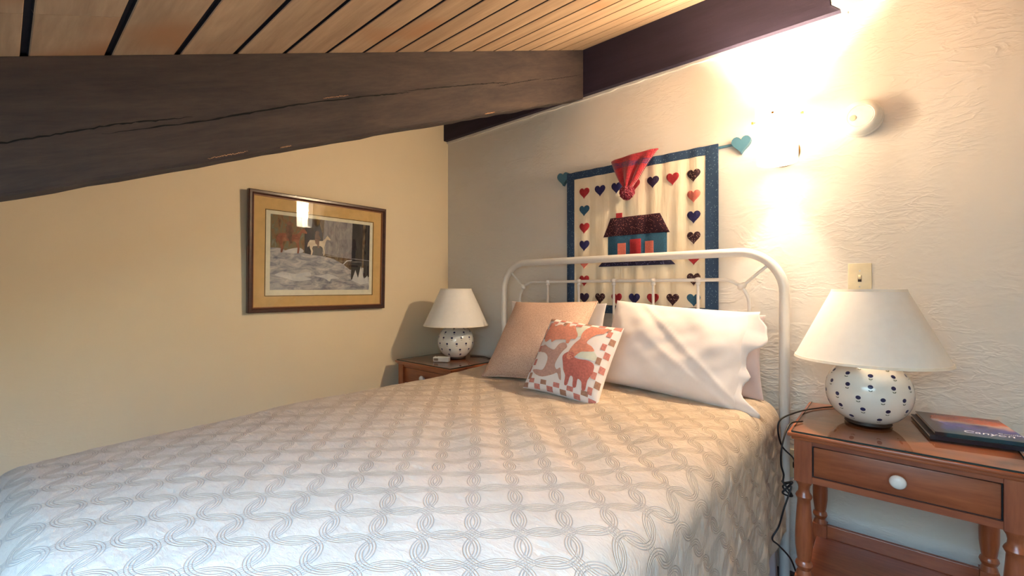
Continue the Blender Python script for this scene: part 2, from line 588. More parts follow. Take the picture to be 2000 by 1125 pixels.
win = mesh_obj('window_1', *well(SKX0 + .001, SKX1 - .001, SKY0 + .001, SKY1 - .001, .02, SKZ), 'wall_cream')
tag(win, kind='structure')
mesh_obj('pane', *box(SKX0 + .02, SKX1 - .02, SKY0 + .02, SKY1 - .02, SKZ + .001, SKZ + .006), 'glass', win)
PITCH = 0.1207 / math.cos(CA)
S_ref = (0.030 - YF) / math.cos(CA)
n0 = -int(S_ref / PITCH) - 1
proto = {}
for n in range(n0, 40):
    s0 = S_ref + n * PITCH + 0.0062
    s1 = s0 + PITCH - 0.0124
    a0, a1 = max(s0, 0.0), min(s1, SL - 0.0)
    if a1 - a0 < 0.015: continue
    spans = [(XL, -1.0705), (-1.069, XR)] if n in (-1, 0) else [(XL, SKX0), (SKX1, XR)] if -7 <= n <= -2 else [(XL, XR)]
    for xa, xb in spans:
        key = (round(a1 - a0, 4), round(xa, 3), round(xb, 3))
        if key not in proto:
            g = slope_box(xa, xb, 0.0, a1 - a0, 0.0, 0.0072, 0.0015)
            p = mesh_obj('plank', *g, 'plank', ceil); proto[key] = p.data
            p.data.materials.append(M['groove'])      # dark tongue and groove edges
            for fi in (2, 6): p.data.polygons[fi].material_index = 1
        else:
            p = bpy.data.objects.new('plank', proto[key]); COL.objects.link(p); p.parent = ceil
        p.location = (0, a0 * math.cos(CA), a0 * math.sin(CA))

# dark ledger board along the head of the wall, pale plaster strip below and block at its end
LZ = 2.195
TE = -0.150
o = mesh_obj('trim_1', *prism([(XL, LZ), (TE, LZ), (TE - 0.03, LZ + 0.03), (TE - .05, zc(YB - .04)), (XL, zc(YB - .04))], YB - 0.04, YB, 'Y'), 'ledger'); tag(o, kind='structure')
bm_top = zc(YB - .05)
o = mesh_obj('trim_2', *prism([(TE + .004, LZ), (0.16, LZ), (0.16, bm_top), (TE - .045, bm_top), (TE - 0.026, LZ + 0.03)], YB - 0.05, YB, 'Y'), 'wall_trowel'); tag(o, kind='structure')
rs = random.Random(3)
strip = []
xs = [XL + i * (TE + .02 - XL) / 60 for i in range(61)]
poly = [(x, LZ) for x in xs] + [(x, LZ - 0.008 - 0.007 * rs.random()) for x in reversed(xs)]
o = mesh_obj('trim_3', *prism(poly, YB - 0.012, YB, 'Y'), 'wall_trowel'); tag(o, kind='structure')

# big rafter beam under the planks
BX, BW, BH = -1.270, 0.085, 0.262
beam = thing('ceiling_beam', (BX, 0.5, zc(0.5) - BH), 'heavy dark-stained timber rafter with a long crack under the plank ceiling', 'beam')
ny = 60
rs = random.Random(11)
V, F = [], []
rag = [rs.uniform(-0.003, 0.002) for _ in range(ny + 1)]
for i in range(ny + 1):
    y = YF + 0.005 + (YB - 0.042 - YF) * i / ny
    t = zc(y) - 0.0005; b0 = zc(y) - BH + rag[i]
    for x, z in ((BX, t), (BX, b0 + 0.006), (BX - 0.006, b0), (BX - BW, b0), (BX - BW, t)):
        V.append((x, y, z))
for i in range(ny):
    for k in range(5):
        l = (k + 1) % 5
        F.append((i * 5 + k, i * 5 + l, i * 5 + 5 + l, i * 5 + 5 + k))
F.append((0, 1, 2, 3, 4)); F.append(tuple(ny * 5 + k for k in (4, 3, 2, 1, 0)))
mesh_obj('timber', V, F, 'beam', beam)
def sliver(pts, w, name, mat, seed, parent=beam, lift=0.0012):
    """jagged split lying in the beam's near face: pts are (y, height above beam bottom)"""
    r = random.Random(seed)
    up, lo = [], []
    m = 60
    for i in range(m + 1):
        f = i / m * (len(pts) - 1); k = min(int(f), len(pts) - 2); t = f - k
        y = pts[k][0] * (1 - t) + pts[k + 1][0] * t
        h = pts[k][1] * (1 - t) + pts[k + 1][1] * t + r.uniform(-.0015, .0015)
        z = zc(y) - BH + h
        ww = w * (0.35 + 0.65 * r.random()) * min(1, 6 * min(i, m - i) / m + 0.1)
        up.append((y, z + ww)); lo.append((y, z - ww))
    return mesh_obj(name, *prism(up + lo[::-1], BX - 0.002, BX + lift, 'X'), mat, parent)
# crack line measured on the photo: height fraction of the face
sliver([(-0.35, .085), (0.0, .098), (0.16, .112), (0.30, .112)], .0022, 'crack', 'crack', 1)
sliver([(0.14, .094), (0.34, .100), (0.55, .117), (0.80, .122), (0.93, .122)], .0026, 'crack', 'crack', 2)
sliver([(0.90, .128), (1.15, .128), (1.35, .128), (1.45, .122)], .0020, 'crack', 'crack', 3)
sliver([(1.38, .112), (1.55, .122), (1.68, .128)], .0022, 'crack', 'crack', 4)
sliver([(1.70, .118), (1.85, .122), (2.03, .128)], .0016, 'crack', 'crack', 5)
sliver([(0.62, .128), (0.70, .130)], .0010, 'bare_chip', 'bare_wood', 6)
sliver([(0.33, .006), (0.42, .008)], .0013, 'bare_chip', 'bare_wood', 7)
sliver([(1.30, .004), (1.36, .004)], .0016, 'bare_chip', 'bare_wood', 8)
sliver([(0.50, .004), (0.53, .004)], .0014, 'bare_chip', 'bare_wood', 9)

# ---------------------------------------------------------------- iron bed
BC, HB = -1.055, 2.000
HO, HI = 0.734, 0.611
bed = thing('iron_bed', (BC, 1.0, 0.0), 'white painted iron bed with curved tube headboard and thin spindles', 'bed')
RZ, RR = 1.297, 0.165
path = [(BC - HO, HB, 0.0), (BC - HO, HB, 0.5), (BC - HO, HB, RZ - RR)]
path += arc_pts((BC - HO + RR, HB, RZ - RR), RR, 180, 90, 14)[1:]
path += [(BC, HB, RZ)]
path += arc_pts((BC + HO - RR, HB, RZ - RR), RR, 90, 0, 14)
path += [(BC + HO, HB, 0.5), (BC + HO, HB, 0.0)]
mesh_obj('headboard_tube', *tube(path, 0.0185, 16), 'white_metal', bed, True, 40)
MZ, MR = 1.185, 0.105
path = [(BC - HI, HB, 0.36), (BC - HI, HB, MZ - MR)]
path += arc_pts((BC - HI + MR, HB, MZ - MR), MR, 180, 90, 12)[1:]
path += arc_pts((BC + HI - MR, HB, MZ - MR), MR, 90, 0, 12)
path += [(BC + HI, HB, 0.36)]
mesh_obj('inner_rail', *tube(path, 0.0075, 12), 'white_metal', bed, True, 40)
mesh_obj('cross_rail', *tube([(BC - HO, HB, 0.36), (BC + HO, HB, 0.36)], 0.012, 12), 'white_metal', bed, True, 40)
for k in range(-2, 3):
    x = BC + 0.2037 * k
    sp = mesh_obj('spindle', *tube([(x, HB, 0.36), (x, HB, MZ)], 0.0066, 10), 'white_metal', bed, True, 40)
    knob = lathe([(0.004, -.024), (0.010, -.020), (0.0115, -.014), (0.009, -.009), (0.0135, -.004), (0.0150, .002), (0.012, .009), (0.006, .012)], (x, HB, MZ), 14)
    mesh_obj('collar', *knob, 'white_metal', sp, True, 50)
s45 = math.sin(PI / 4)
for s in (-1, 1):
    a = Vector((BC + s * (HO - RR + RR * s45), HB, RZ - RR + RR * s45))
    b = Vector((BC + s * (HI - MR + MR * s45), HB, MZ - MR + MR * s45))
    br = mesh_obj('corner_brace', *tube([a, b], 0.0062, 10), 'white_metal', bed, True, 40)
    d = (a - b).normalized()
    mesh_obj('collar', *tube([b - d * .014, b - d * .008, b + d * .004, b + d * .016, b + d * .022], [.006, .012, .0145, .011, .007], 12), 'white_metal', br, True, 50)
for s in (-1, 1):
    mesh_obj('side_rail', *box(BC + s * 0.67 - .02, BC + s * 0.67 + .02, 0.03, HB - .02, 0.27, 0.31), 'white_metal', bed)
    mesh_obj('leg', *tube([(BC + s * 0.66, 0.06, 0.0), (BC + s * 0.66, 0.06, 0.30)], 0.018, 12), 'white_metal', bed, True, 40)
mesh_obj('box_spring', *box(BC - .70, BC + .70, 0.03, 1.955, 0.312, 0.47, .02), 'mattress', bed)
mesh_obj('mattress', *box(BC - .70, BC + .70, 0.03, 1.955, 0.472, 0.670, .05), 'mattress', bed)

# bed skirt below the coverlet, softly pleated, on the long sides and the foot
def skirt():
    pts = []
    x0, x1, y0, y1 = BC - .705, BC + .705, 0.02, 1.955
    per = [((x0, y1), (x0, y0), (-1, 0)), ((x0, y0), (x1, y0), (0, -1)), ((x1, y0), (x1, y1), (1, 0))]
    for (a, b, nrm) in per:
        L = math.hypot(b[0] - a[0], b[1] - a[1]); m = int(L / 0.02)
        for i in range(m):
            t = i / m
            pts.append((a[0] + (b[0] - a[0]) * t, a[1] + (b[1] - a[1]) * t, nrm, L * t))
    V, F = [], []
    rows = 8
    for k in range(rows + 1):
        z = 0.46 - 0.435 * k / rows
        for (x, y, n, l) in pts:
            w = 0.010 * (k / rows) * (1 + math.sin(l * 52 + 1.3 * math.sin(l * 7))) + 0.006 * k / rows
            V.append((x + n[0] * w, y + n[1] * w, z))
    m = len(pts)
    for k in range(rows):
        for i in range(m - 1):
            F.append((k * m + i, k * m + i + 1, (k + 1) * m + i + 1, (k + 1) * m + i))
    return V, F
sk = mesh_obj('bed_skirt', *skirt(), 'sheet_pink', None, True)
sm = sk.modifiers.new('thickness', 'SOLIDIFY'); sm.thickness = 0.0025; sm.offset = 1
recenter(sk)
tag(sk, 'pale pinkish bed skirt hanging to the floor below the quilted coverlet', 'bed skirt')

# quilted coverlet
def coverlet():
    top, R = 0.712, 0.085
    hw = 0.726
    y_head, y_foot = 1.955, -0.02
    hang_r, hang_l, hang_f = 0.40, 0.40, 0.42
    step = 0.0042
    # sheet coordinates: u across from the bed axis, v along from the head
    q = R * PI / 2
    umax_r = hw - R + q + hang_r; umax_l = hw - R + q + hang_l
    vmax = (y_head - y_foot) - R + q + hang_f
    us = np.arange(-umax_l, umax_r + step, step); vs = np.arange(0, vmax + step, step)
    Uc, Vc = np.meshgrid(us, vs)
    def prof(s, half):
        a = np.abs(s); fl = half - R
        th = np.clip((a - fl) / R, 0, PI / 2)
        out = np.where(a < fl, a, fl + R * np.sin(th))
        drop = np.where(a < fl, 0, R * (1 - np.cos(th))) + np.maximum(a - fl - q, 0)
        return np.sign(s) * out, drop, th
    X, d1, th1 = prof(Uc, hw)
    L = y_head - y_foot
    Yv, d2, th2 = prof(Vc, L)
    side = np.sin(th1) * np.sign(Uc)
    foot = np.sin(th2)
    drop = np.maximum(d1, d2) + 0.35 * np.minimum(d1, d2)
    x = BC + X; y = y_head - Yv
    z = top - drop
    nz1, nz2, nz3 = sph_noise(5), sph_noise(8), sph_noise(21)
    topw = np.cos(th1) * np.cos(th2)
    # lie of the bedding: gentle swell, dip towards the near head corner, lazy folds running to the near side
    z = z + topw * (0.010 * nz1(x, y, 0, 5.0) + 0.004 * nz2(x, y, 0, 14.0))
    z = z + topw * 0.014 * np.exp(-(((x - BC) / 0.55) ** 2))
    g = np.exp(-(((x + 0.78) / 0.34) ** 2 + ((y - 1.10) / 0.34) ** 2))
    fold = np.sin((x * 0.72 + y * 1.0) * 30 + 1.2 * nz3(x, y, 0, 4.0))
    z = z + topw * g * 0.0095 * fold
    g2 = np.exp(-(((x + 1.22) / 0.20) ** 2 + ((y - 1.18) / 0.12) ** 2))
    z = z - topw * g2 * 0.012
    g3 = np.exp(-(((x + 1.62) / 0.16) ** 2 + ((y - 1.86) / 0.10) ** 2))
    z = z + topw * g3 * 0.014
    z = z - topw * 0.030 * np.clip((0.9 - y) / 0.9, 0, 1) ** 1.5 * np.clip((-0.6 - x) / 1.0, 0, 1)
    # hanging sides: flare and folds growing downwards
    hd = np.clip(d1 - R, 0, 1); hf = np.clip(d2 - R, 0, 1)
    fr = np.sin(y * 17 + 1.5 * nz1(x, y, 0, 3.0)) * 0.5 + 0.5 * np.sin(y * 31 + 2.0)
    flare = np.where(Uc > 0, 0.018, 0.004)
    amp = np.where(Uc > 0, 0.010, 0.002)
    x = x + side * (hd * flare / 0.4 + hd / 0.4 * amp * fr)
    y = y - foot * (hf * 0.05 / 0.4 + hf / 0.4 * 0.014 * np.sin(x * 23))
    # quilting relief: stitched ring bands pressed in, cells puffed up
    c = math.cos(PI / 4)
    a = (Uc * c - Vc * c) / QS; b = (Uc * c + Vc * c) / QS
    fa, fb = a - np.floor(a), b - np.floor(b)
    dist = np.full_like(a, 9.0)
    for i in (0, 1):
        for j in (0, 1):
            r = np.hypot(fa - i, fb - j) * QS
            qd = np.abs(r - (QR - QL)) - QL - 0.001
            dist = np.minimum(dist, np.maximum(qd, 0))
    puff = np.clip(dist / 0.012, 0, 1); puff = puff * puff * (3 - 2 * puff)
    wr = nz2(Uc, Vc, 0, 90) * 0.5 + nz3(Uc * 1.0, Vc * 2.2, 0, 130) * 0.5
    wr2 = nz1(Uc * 1.4, Vc * 0.6, 0, 75) * nz2(Uc * 0.5 + Vc * 0.3, Vc, 0, 40)
    wr3 = nz3(Uc * 0.5 - Vc * 0.15, Vc * 1.7, 0, 150); wr3 = -np.abs(wr3) * (1 + 0.6 * nz1(Uc, Vc, 0, 60))
    hgt = 0.0013 * puff * (1 + 0.5 * wr) + 0.0030 * puff * wr2 + 0.0022 * puff * wr3
    # outward normal of the base shape
    nx = side * np.sin(th1) ; ny_ = -foot * np.sin(th2); nzv = np.maximum(topw, 0.0)
    ln = np.sqrt(nx ** 2 + ny_ ** 2 + nzv ** 2) + 1e-6
    x = x + hgt * nx / ln; y = y + hgt * ny_ / ln; z = z + hgt * nzv / ln
    m, n = Uc.shape
    co = np.stack([x, y, z], -1).reshape(-1, 3)
    org = np.array([BC, 1.0, 0.3])
    co -= org
    idx = np.arange(m * n).reshape(m, n)
    quads = np.stack([idx[:-1, :-1], idx[1:, :-1], idx[1:, 1:], idx[:-1, 1:]], -1).reshape(-1, 4)
    me = bpy.data.meshes.new('coverlet')
    me.vertices.add(len(co)); me.vertices.foreach_set('co', co.ravel())
    me.loops.add(quads.size); me.loops.foreach_set('vertex_index', quads.ravel())
    me.polygons.add(len(quads)); me.polygons.foreach_set('loop_start', np.arange(0, quads.size, 4))
    me.polygons.foreach_set('use_smooth', np.ones(len(quads), dtype=bool))
    me.update(calc_edges=True)
    uv = me.uv_layers.new(name='sheet')
    uvs = np.stack([Uc, Vc], -1).reshape(-1, 2)[quads.ravel()]
    uv.data.foreach_set('uv', uvs.ravel())
    me.validate()
    me.materials.append(M['coverlet'])
    ob = bpy.data.objects.new('coverlet', me); COL.objects.link(ob)
    ob.location = org
    WORLD[ob.name] = tuple(org)
    return ob
cov = coverlet()
tag(cov, 'off-white quilted coverlet with stitched interlocking rings spread over the bed', 'bedspread')

# ---------------------------------------------------------------- pillows and cushions
def cushion_fn(w, h, t, pinch=0.06, p=2.6, seed=1, wr=0.004, sag=0.0):
    nz = sph_noise(seed)
    def f(a, b, s):
        """a, b in -1..1 over the face, s = +1 front, -1 back"""
        e = (1 - np.abs(a) ** p) * (1 - np.abs(b) ** p)
        th = np.maximum(e, 0) ** 0.5
        x = a * w / 2 * (1 - pinch * (1 - b * b) * np.abs(a) ** 1.5)
        y = b * h / 2 * (1 - pinch * (1 - a * a) * np.abs(b) ** 1.5)
        z = s * t / 2 * th * (1 + sag * -b) + wr * nz(a * 3, b * 3, s, 2.2) * np.minimum(th * 2, 1) + wr * 0.5 * nz(a * 9, b * 9, s, 2.0) * th
        return x, y, z
    return f

def cushion_geo(fn, n=40):
    u = np.linspace(-1, 1, n + 1)
    u = np.sign(u) * (1 - (1 - np.abs(u)) ** 1.4)
    A, B = np.meshgrid(u, u)
    V, F = [], []
    x, y, z = fn(A, B, 1.0)
    front = np.stack([x, y, z], -1).reshape(-1, 3)
    x, y, z = fn(A, B, -1.0)
    back = np.stack([x, y, z], -1).reshape(-1, 3)
    edge = (np.abs(A) >= 1) | (np.abs(B) >= 1)
    edge = edge.ravel()
    V = [tuple(v) for v in front]
    bi = {}
    for i, v in enumerate(back):
        if edge[i]: bi[i] = i
        else: bi[i] = len(V); V.append(tuple(v))
    m = n + 1
    for r in range(n):
        for c in range(n):
            i = (r * m + c, r * m + c + 1, (r + 1) * m + c + 1, (r + 1) * m + c)
            F.append(i); F.append(tuple(bi[k] for k in reversed(i)))
    return V, F

def pose(o, loc, lean, roll=0.0, yaw=0.0):
    """local x -> world X, local y -> up the lean, local z -> towards the room (-Y)"""
    m = Matrix.Rotation(yaw, 4, 'Z') @ Matrix.Rotation(math.radians(lean), 4, 'X') @ Matrix.Rotation(roll, 4, 'Z')
    o.matrix_world = Matrix.Translation(loc) @ m

def cushion(name, w, h, t, mat, loc, lean, roll, yaw, label, cat, group=None, n=40, **kw):
    fn = cushion_fn(w, h, t, **kw)
    o = mesh_obj(name, *cushion_geo(fn, n), mat, None, True)
    pose(o, loc, lean, roll, yaw)
    tag(o, label, cat, group)
    return o, fn

def rim(fn, off=0.0, n=40):
    pts = []
    for i in range(n): pts.append((-1 + 2 * i / n, -1))
    for i in range(n): pts.append((1, -1 + 2 * i / n))
    for i in range(n): pts.append((1 - 2 * i / n, 1))
    for i in range(n): pts.append((-1, 1 - 2 * i / n))
    pts.append((-1, -1))
    out = []
    for a, b in pts:
        x, y, z = fn(np.array(a), np.array(b), 1.0)
        out.append((float(x), float(y), float(z)))
    return out
def local_part(name, geo, mat, parent, smooth=True, auto=50):
    WORLD[parent.name] = (0, 0, 0)
    return mesh_obj(name, geo[0], geo[1], mat, parent, smooth, auto)

# back pillows resting against the headboard
cushion('pillow', 0.62, 0.36, 0.075, 'white_cloth', (-1.375, 1.928, 0.895), 84, 0.0, 0.0,
        'white pillow mostly hidden behind the plain pink cushion at the headboard', 'pillow', 'bed pillows', seed=4)
cushion('pillow', 0.60, 0.33, 0.075, 'sheet_pink', (-0.675, 1.930, 0.880), 85, 0.0, 0.0,
        'pale pillow hidden behind the large white pillow, its end just showing', 'pillow', 'bed pillows', seed=6)
# large white pillow with an open pillowcase end on the right
def white_pillow():
    w, h, t = 0.60, 0.385, 0.17
    fn = cushion_fn(w, h, t, pinch=0.05, p=2.4, seed=9, wr=0.007, sag=0.22)
    V, F = cushion_geo(fn, 60)
    V = [list(v) for v in V]
    r = np.random.RandomState(2)
    for v in V:
        # drawn creases from the upper left to the lower right
        d = (v[0] * 0.62 + v[1] * 0.78)
        if v[2] > 0:
            v[2] += 0.006 * math.exp(-((d - 0.05) / 0.010) ** 2) * (1 if v[0] > -0.2 else 0.3)
            v[2] += 0.005 * math.exp(-((d + 0.02 - 0.15 * v[0]) / 0.009) ** 2) * min(1, max(0, v[0] + 0.15) * 6)
    o = mesh_obj('pillow', V, F, 'white_cloth', None, True)
    pose(o, (-0.690, 1.785, 0.900), 66, math.radians(-3.5), math.radians(-2))
    tag(o, 'large plump white pillow with open pillowcase end leaning on the headboard', 'pillow', 'bed pillows')
    # loose pillowcase hem
    m, n = 28, 8
    Vh, Fh = [], []
    for i in range(m + 1):
        b = -1 + 2 * i / m
        x0, y0, z0 = fn(np.array(0.93), np.array(b * 0.985), 1.0)
        for k in range(n + 1):
            s = k / n
            reach = 0.038 + 0.045 * max(0, math.cos((b - 0.50) * 4.2)) ** 2 + 0.018 * max(0, math.cos((b + 0.93) * 5)) ** 4 + 0.02 * max(0, math.cos((b + 0.3) * 6)) ** 4
            Vh.append((float(x0) - 0.012 + s * reach, float(y0) * (1 + 0.02 * s), float(z0) * (1 - 0.75 * s) + 0.006 * s * math.sin(b * 7.5 + 0.6) + 0.002))
    for i in range(m):
        for k in range(n):
            a = i * (n + 1) + k
            Fh.append((a, a + 1, a + n + 2, a + n + 1))
    hm = local_part('pillowcase_hem', (Vh, Fh), 'white_cloth', o)
    sm = hm.modifiers.new('thickness', 'SOLIDIFY'); sm.thickness = 0.002
    return o
white_pillow()

# plain pink cushion with piped edge
pk, pf = cushion('cushion', 0.47, 0.46, 0.15, 'cushion_print', (-1.285, 1.690, 0.905), 49, math.radians(2), math.radians(4),
                 'plain dusty pink square cushion with piped edge behind the animal cushion', 'cushion', 'scatter cushions', seed=12, pinch=0.07)
local_part('piping', tube(rim(pf), 0.0042, 8, cap=False), 'cushion_print', pk)

# cushion with woven farm animals
ak, af = cushion('cushion', 0.345, 0.335, 0.12, 'white_cloth', (-0.985, 1.515, 0.862), 57, math.radians(-5), math.radians(4),
                 'small cream cushion woven with red farm animals and a checked border', 'cushion', 'scatter cushions', seed=15, pinch=0.05, n=44, wr=0.002)
M['animal_coral'] = plain('animal_coral', (222, 146, 124), 0.95, 0.16, 120, 0.4, 0.003, bscale=90)
M['animal_rust'] = plain('animal_rust', (196, 112, 102), 0.95, 0.18, 120, 0.4, 0.003, bscale=90)
M['animal_mauve'] = plain('animal_mauve', (196, 154, 142), 0.95, 0.14, 120, 0.4, 0.003, bscale=90)
M['check_red'] = plain('check_red', (204, 132, 122), 0.95, 0.2, 120)
M['check_brown'] = plain('check_brown', (172, 130, 110), 0.95, 0.2, 120)
M['cloud_pale'] = plain('cloud_pale', (222, 224, 208), 0.95, 0.05, 60)

def smooth_poly(poly, n=4):
    pts = [Vector((p[0], p[1], 0)) for p in poly]
    m = len(pts); out = []
    for i in range(m):
        a, b, c, d = pts[i - 1], pts[i], pts[(i + 1) % m], pts[(i + 2) % m]
        for k in range(n):
            t = k / n
            q = 0.5 * ((2 * b) + (c - a) * t + (2 * a - 5 * b + 4 * c - d) * t * t + (3 * b - a - 3 * c + d) * t ** 3)
            out.append((q.x, q.y))
    return out

def draped(poly, fn, lift, cell=0.06):
    """cut a polygon given in face coordinates (-1..1) into cells and lay it on the cushion face"""
    bm = bmesh.new()
    vs = [bm.verts.new((p[0], p[1], 0)) for p in poly]
    bm.faces.new(vs)
    bmesh.ops.triangulate(bm, faces=bm.faces[:])
    for ax in (0, 1):
        lo = min(p[ax] for p in poly); hi = max(p[ax] for p in poly)
        k = math.floor(lo / cell) + 1
        while k * cell < hi:
            co = [0, 0, 0]; co[ax] = k * cell; no = [0, 0, 0]; no[ax] = 1
            bmesh.ops.bisect_plane(bm, geom=bm.verts[:] + bm.edges[:] + bm.faces[:], plane_co=co, plane_no=no, dist=1e-5)
            k += 1
    V, F = from_bm(bm)
    A = np.array([v[0] for v in V]); B = np.array([v[1] for v in V])
    x, y, z = fn(A, B, 1.0)
    return [(float(x[i]), float(y[i]), float(z[i]) + lift) for i in range(len(V))], F

def animal(name, poly, mat, lift=0.0022, sm=True):
    g = draped(smooth_poly(poly, 3) if sm else poly, af, lift)
    return local_part(name, g, mat, ak)
# face coordinates: x left..right, y bottom..top, over the photo's cushion
animal('cloud', [(-0.05, .62), (.05, .80), (.22, .84), (.26, .6), (.16, .46), (.0, .44)], 'cloud_pale', 0.0014)
animal('cloud', [(.22, -.02), (.34, .14), (.52, .22), (.72, .12), (.76, -.02), (.5, -.06)], 'cloud_pale', 0.0014)
animal('pig', [(-.80, .72), (-.72, .84), (-.66, .70), (-.50, .78), (-.36, .74), (-.28, .88), (-.22, .74), (-.10, .80), (.02, .64), (.12, .50), (.10, .38), (.0, .36),
               (-.02, .24), (-.10, .24), (-.14, .32), (-.40, .28), (-.50, .20), (-.58, .28), (-.70, .20), (-.80, .28), (-.84, .50)], 'animal_coral')
animal('hen', [(.20, .58), (.26, .78), (.40, .86), (.58, .84), (.74, .88), (.70, .70), (.56, .62), (.46, .50), (.42, .34), (.56, .28), (.66, .18), (.50, .12), (.36, .08),
               (.26, -.06), (.16, -.16), (.06, -.10), (.08, .10), (.14, .28), (.22, .42)], 'animal_coral')
animal('goose', [(-.80, .02), (-.70, .12), (-.56, .06), (-.44, .02), (-.32, .02), (-.26, .18), (-.12, .24), (-.02, .14), (-.08, .02), (-.14, -.16), (-.16, -.36),
                 (-.08, -.46), (.0, -.40), (.06, -.52), (.10, -.68), (.04, -.66), (-.04, -.54), (-.16, -.60), (-.42, -.70), (-.66, -.66), (-.80, -.56), (-.66, -.54), (-.48, -.54), (-.42, -.40), (-.44, -.20), (-.58, -.10), (-.74, -.08)], 'animal_mauve')
animal('cow', [(-.04, -.10), (.06, .02), (.20, .02), (.26, -.08), (.40, -.10), (.62, -.08), (.76, -.14), (.78, -.34), (.72, -.52), (.72, -.74), (.64, -.76), (.60, -.60), (.50, -.56),
               (.50, -.74), (.42, -.76), (.38, -.56), (.30, -.54), (.28, -.74), (.20, -.76), (.18, -.56), (.10, -.44), (.02, -.26)], 'animal_rust')
k = 0
for side in range(4):
    for i in range(11):
        for row in (0, 1):
            if (i + row) % 2: continue
            s = -0.99 + i * 0.18
            a0, a1 = s, s + 0.165
            b0 = -0.985 + row * 0.115; b1 = b0 + 0.105
            if side in (1, 3) and (i < 1 or i > 9): continue
            rect = [(a0, b0), (a1, b0), (a1, b1), (a0, b1)]
            rot = {0: lambda p: p, 1: lambda p: (-p[1], p[0]), 2: lambda p: (-p[0], -p[1]), 3: lambda p: (p[1], -p[0])}[side]
            rect = [tuple(max(-.995, min(.995, c)) for c in rot(p)) for p in rect]
            local_part('check_square', draped(rect, af, 0.0016), 'check_red' if (k % 3) else 'check_brown', ak)
            k += 1

# ---------------------------------------------------------------- nightstands
def turned_leg(x, y):
    sq = box(x - .023, x + .023, y - .023, y + .023, 0.545, 0.672)
    prof = [(.0225, .545), (.0225, .540), (.0170, .530), (.0150, .520), (.0160, .510), (.0205, .503), (.0230, .497), (.0205, .491), (.0175, .486),
            (.0185, .470), (.0215, .430), (.0240, .380), (.0235, .345), (.0200, .315), (.0175, .300), (.0215, .294), (.0235, .287), (.0210, .280), (.0165, .272), (.0200, .262), (.0215, .255)]
    mid = lathe([(r, z) for r, z in reversed(prof)], (x, y, 0), 20)
    blk = box(x - .022, x + .022, y - .022, y + .022, 0.165, 0.255)
    foot = lathe([(.013, 0), (.017, .012), (.022, .07), (.024, .11), (.020, .14), (.016, .150), (.021, .158), (.021, .165)], (x, y, 0), 20)
    return merge(sq, mid, blk, foot)
def nightstand(cx, cy, label):
    t = thing('nightstand', (cx, cy, 0), label, 'nightstand', 'nightstands beside the bed')
    W, D = 0.26, 0.24
    # top with moulded edge: stack of plates
    mesh_obj('table_top', *merge(box(cx - W, cx + W, cy - D, cy + D, .682, .694, .004), box(cx - W + .010, cx + W - .010, cy - D + .010, cy + D - .004, .672, .684, .003)), 'cherry', t, True, 30)
    mesh_obj('glass_top', *box(cx - W + .012, cx + W - .012, cy - D + .006, cy + D - .012, .6945, .6995), 'glass', t)
    # dark green edge of the glass plate
    gx0, gx1, gy0, gy1 = cx - W + .012, cx + W - .012, cy - D + .006, cy + D - .012
    mesh_obj('glass_edge', *merge(box(gx0, gx1, gy0 - .0012, gy0 - .0002, .6946, .6994), box(gx0 - .0012, gx0 - .0002, gy0, gy1, .6946, .6994), box(gx1 + .0002, gx1 + .0012, gy0, gy1, .6946, .6994)), 'glass_edge', t)
    lx, ly = W - .040, D - .038
    for sx in (-1, 1):
        for sy in (-1, 1):
            mesh_obj('leg', *turned_leg(cx + sx * lx, cy + sy * ly), 'cherry_v', t, True, 35)
    yf = cy - ly - .016
    # apron frame around the drawer opening
    x0, x1 = cx - lx + .023, cx + lx - .023
    mesh_obj('apron_rail', *box(x0, x1, yf, yf + .018, .658, .672), 'cherry', t)
    mesh_obj('apron_rail', *box(x0, x1, yf, yf + .018, .545, .564), 'cherry', t)
    mesh_obj('back_panel', *box(x0, x1, cy + ly - .010, cy + ly + .008, .545, .672), 'cherry', t)
    for s in (-1, 1):
        mesh_obj('side_panel', *box(cx + s * lx - .009, cx + s * lx + .009, cy - ly + .023, cy + ly - .023, .545, .672), 'cherry', t)
    d = mesh_obj('drawer', *merge(box(x0 + .0035, x1 - .0035, yf + .002, yf + .020, .5675, .6545, .0015), box(x0 + .02, x1 - .02, yf + .02, cy + ly - .03, .572, .64)), 'cherry', t, True, 30)
    kn = lathe([(.006, 0), (.007, .008), (.0165, .014), (.019, .021), (.016, .027), (.008, .030)], (0, 0, 0), 24)
    mesh_obj('knob', *xf(kn, Matrix.Translation((cx, yf + .002, .611)) @ Matrix.Rotation(PI / 2, 4, 'X')), 'porcelain', d, True, 60)
    mesh_obj('drawer_gap', *box(x0, x1, yf + .008, yf + .010, .564, .658), 'black', t)
    mesh_obj('lower_shelf', *box(cx - lx - .01, cx + lx + .01, cy - ly - .01, cy + ly + .01, .190, .208, .003), 'cherry', t)
    mesh_obj('shelf_lip', *box(cx - lx + .022, cx + lx - .022, cy + ly - .012, cy + ly + .004, .208, .255, .002), 'cherry', t)
    return t
NR = (0.010, 1.838)
NL = (-2.080, 1.838)
ns = nightstand(*NR, 'cherry wood nightstand holding the books and the nearer table lamp')
ns.scale = (1, 1, 1.013)
copy_thing(ns, (NL[0], NL[1], 0), 'cherry wood nightstand in the corner holding the farther table lamp')

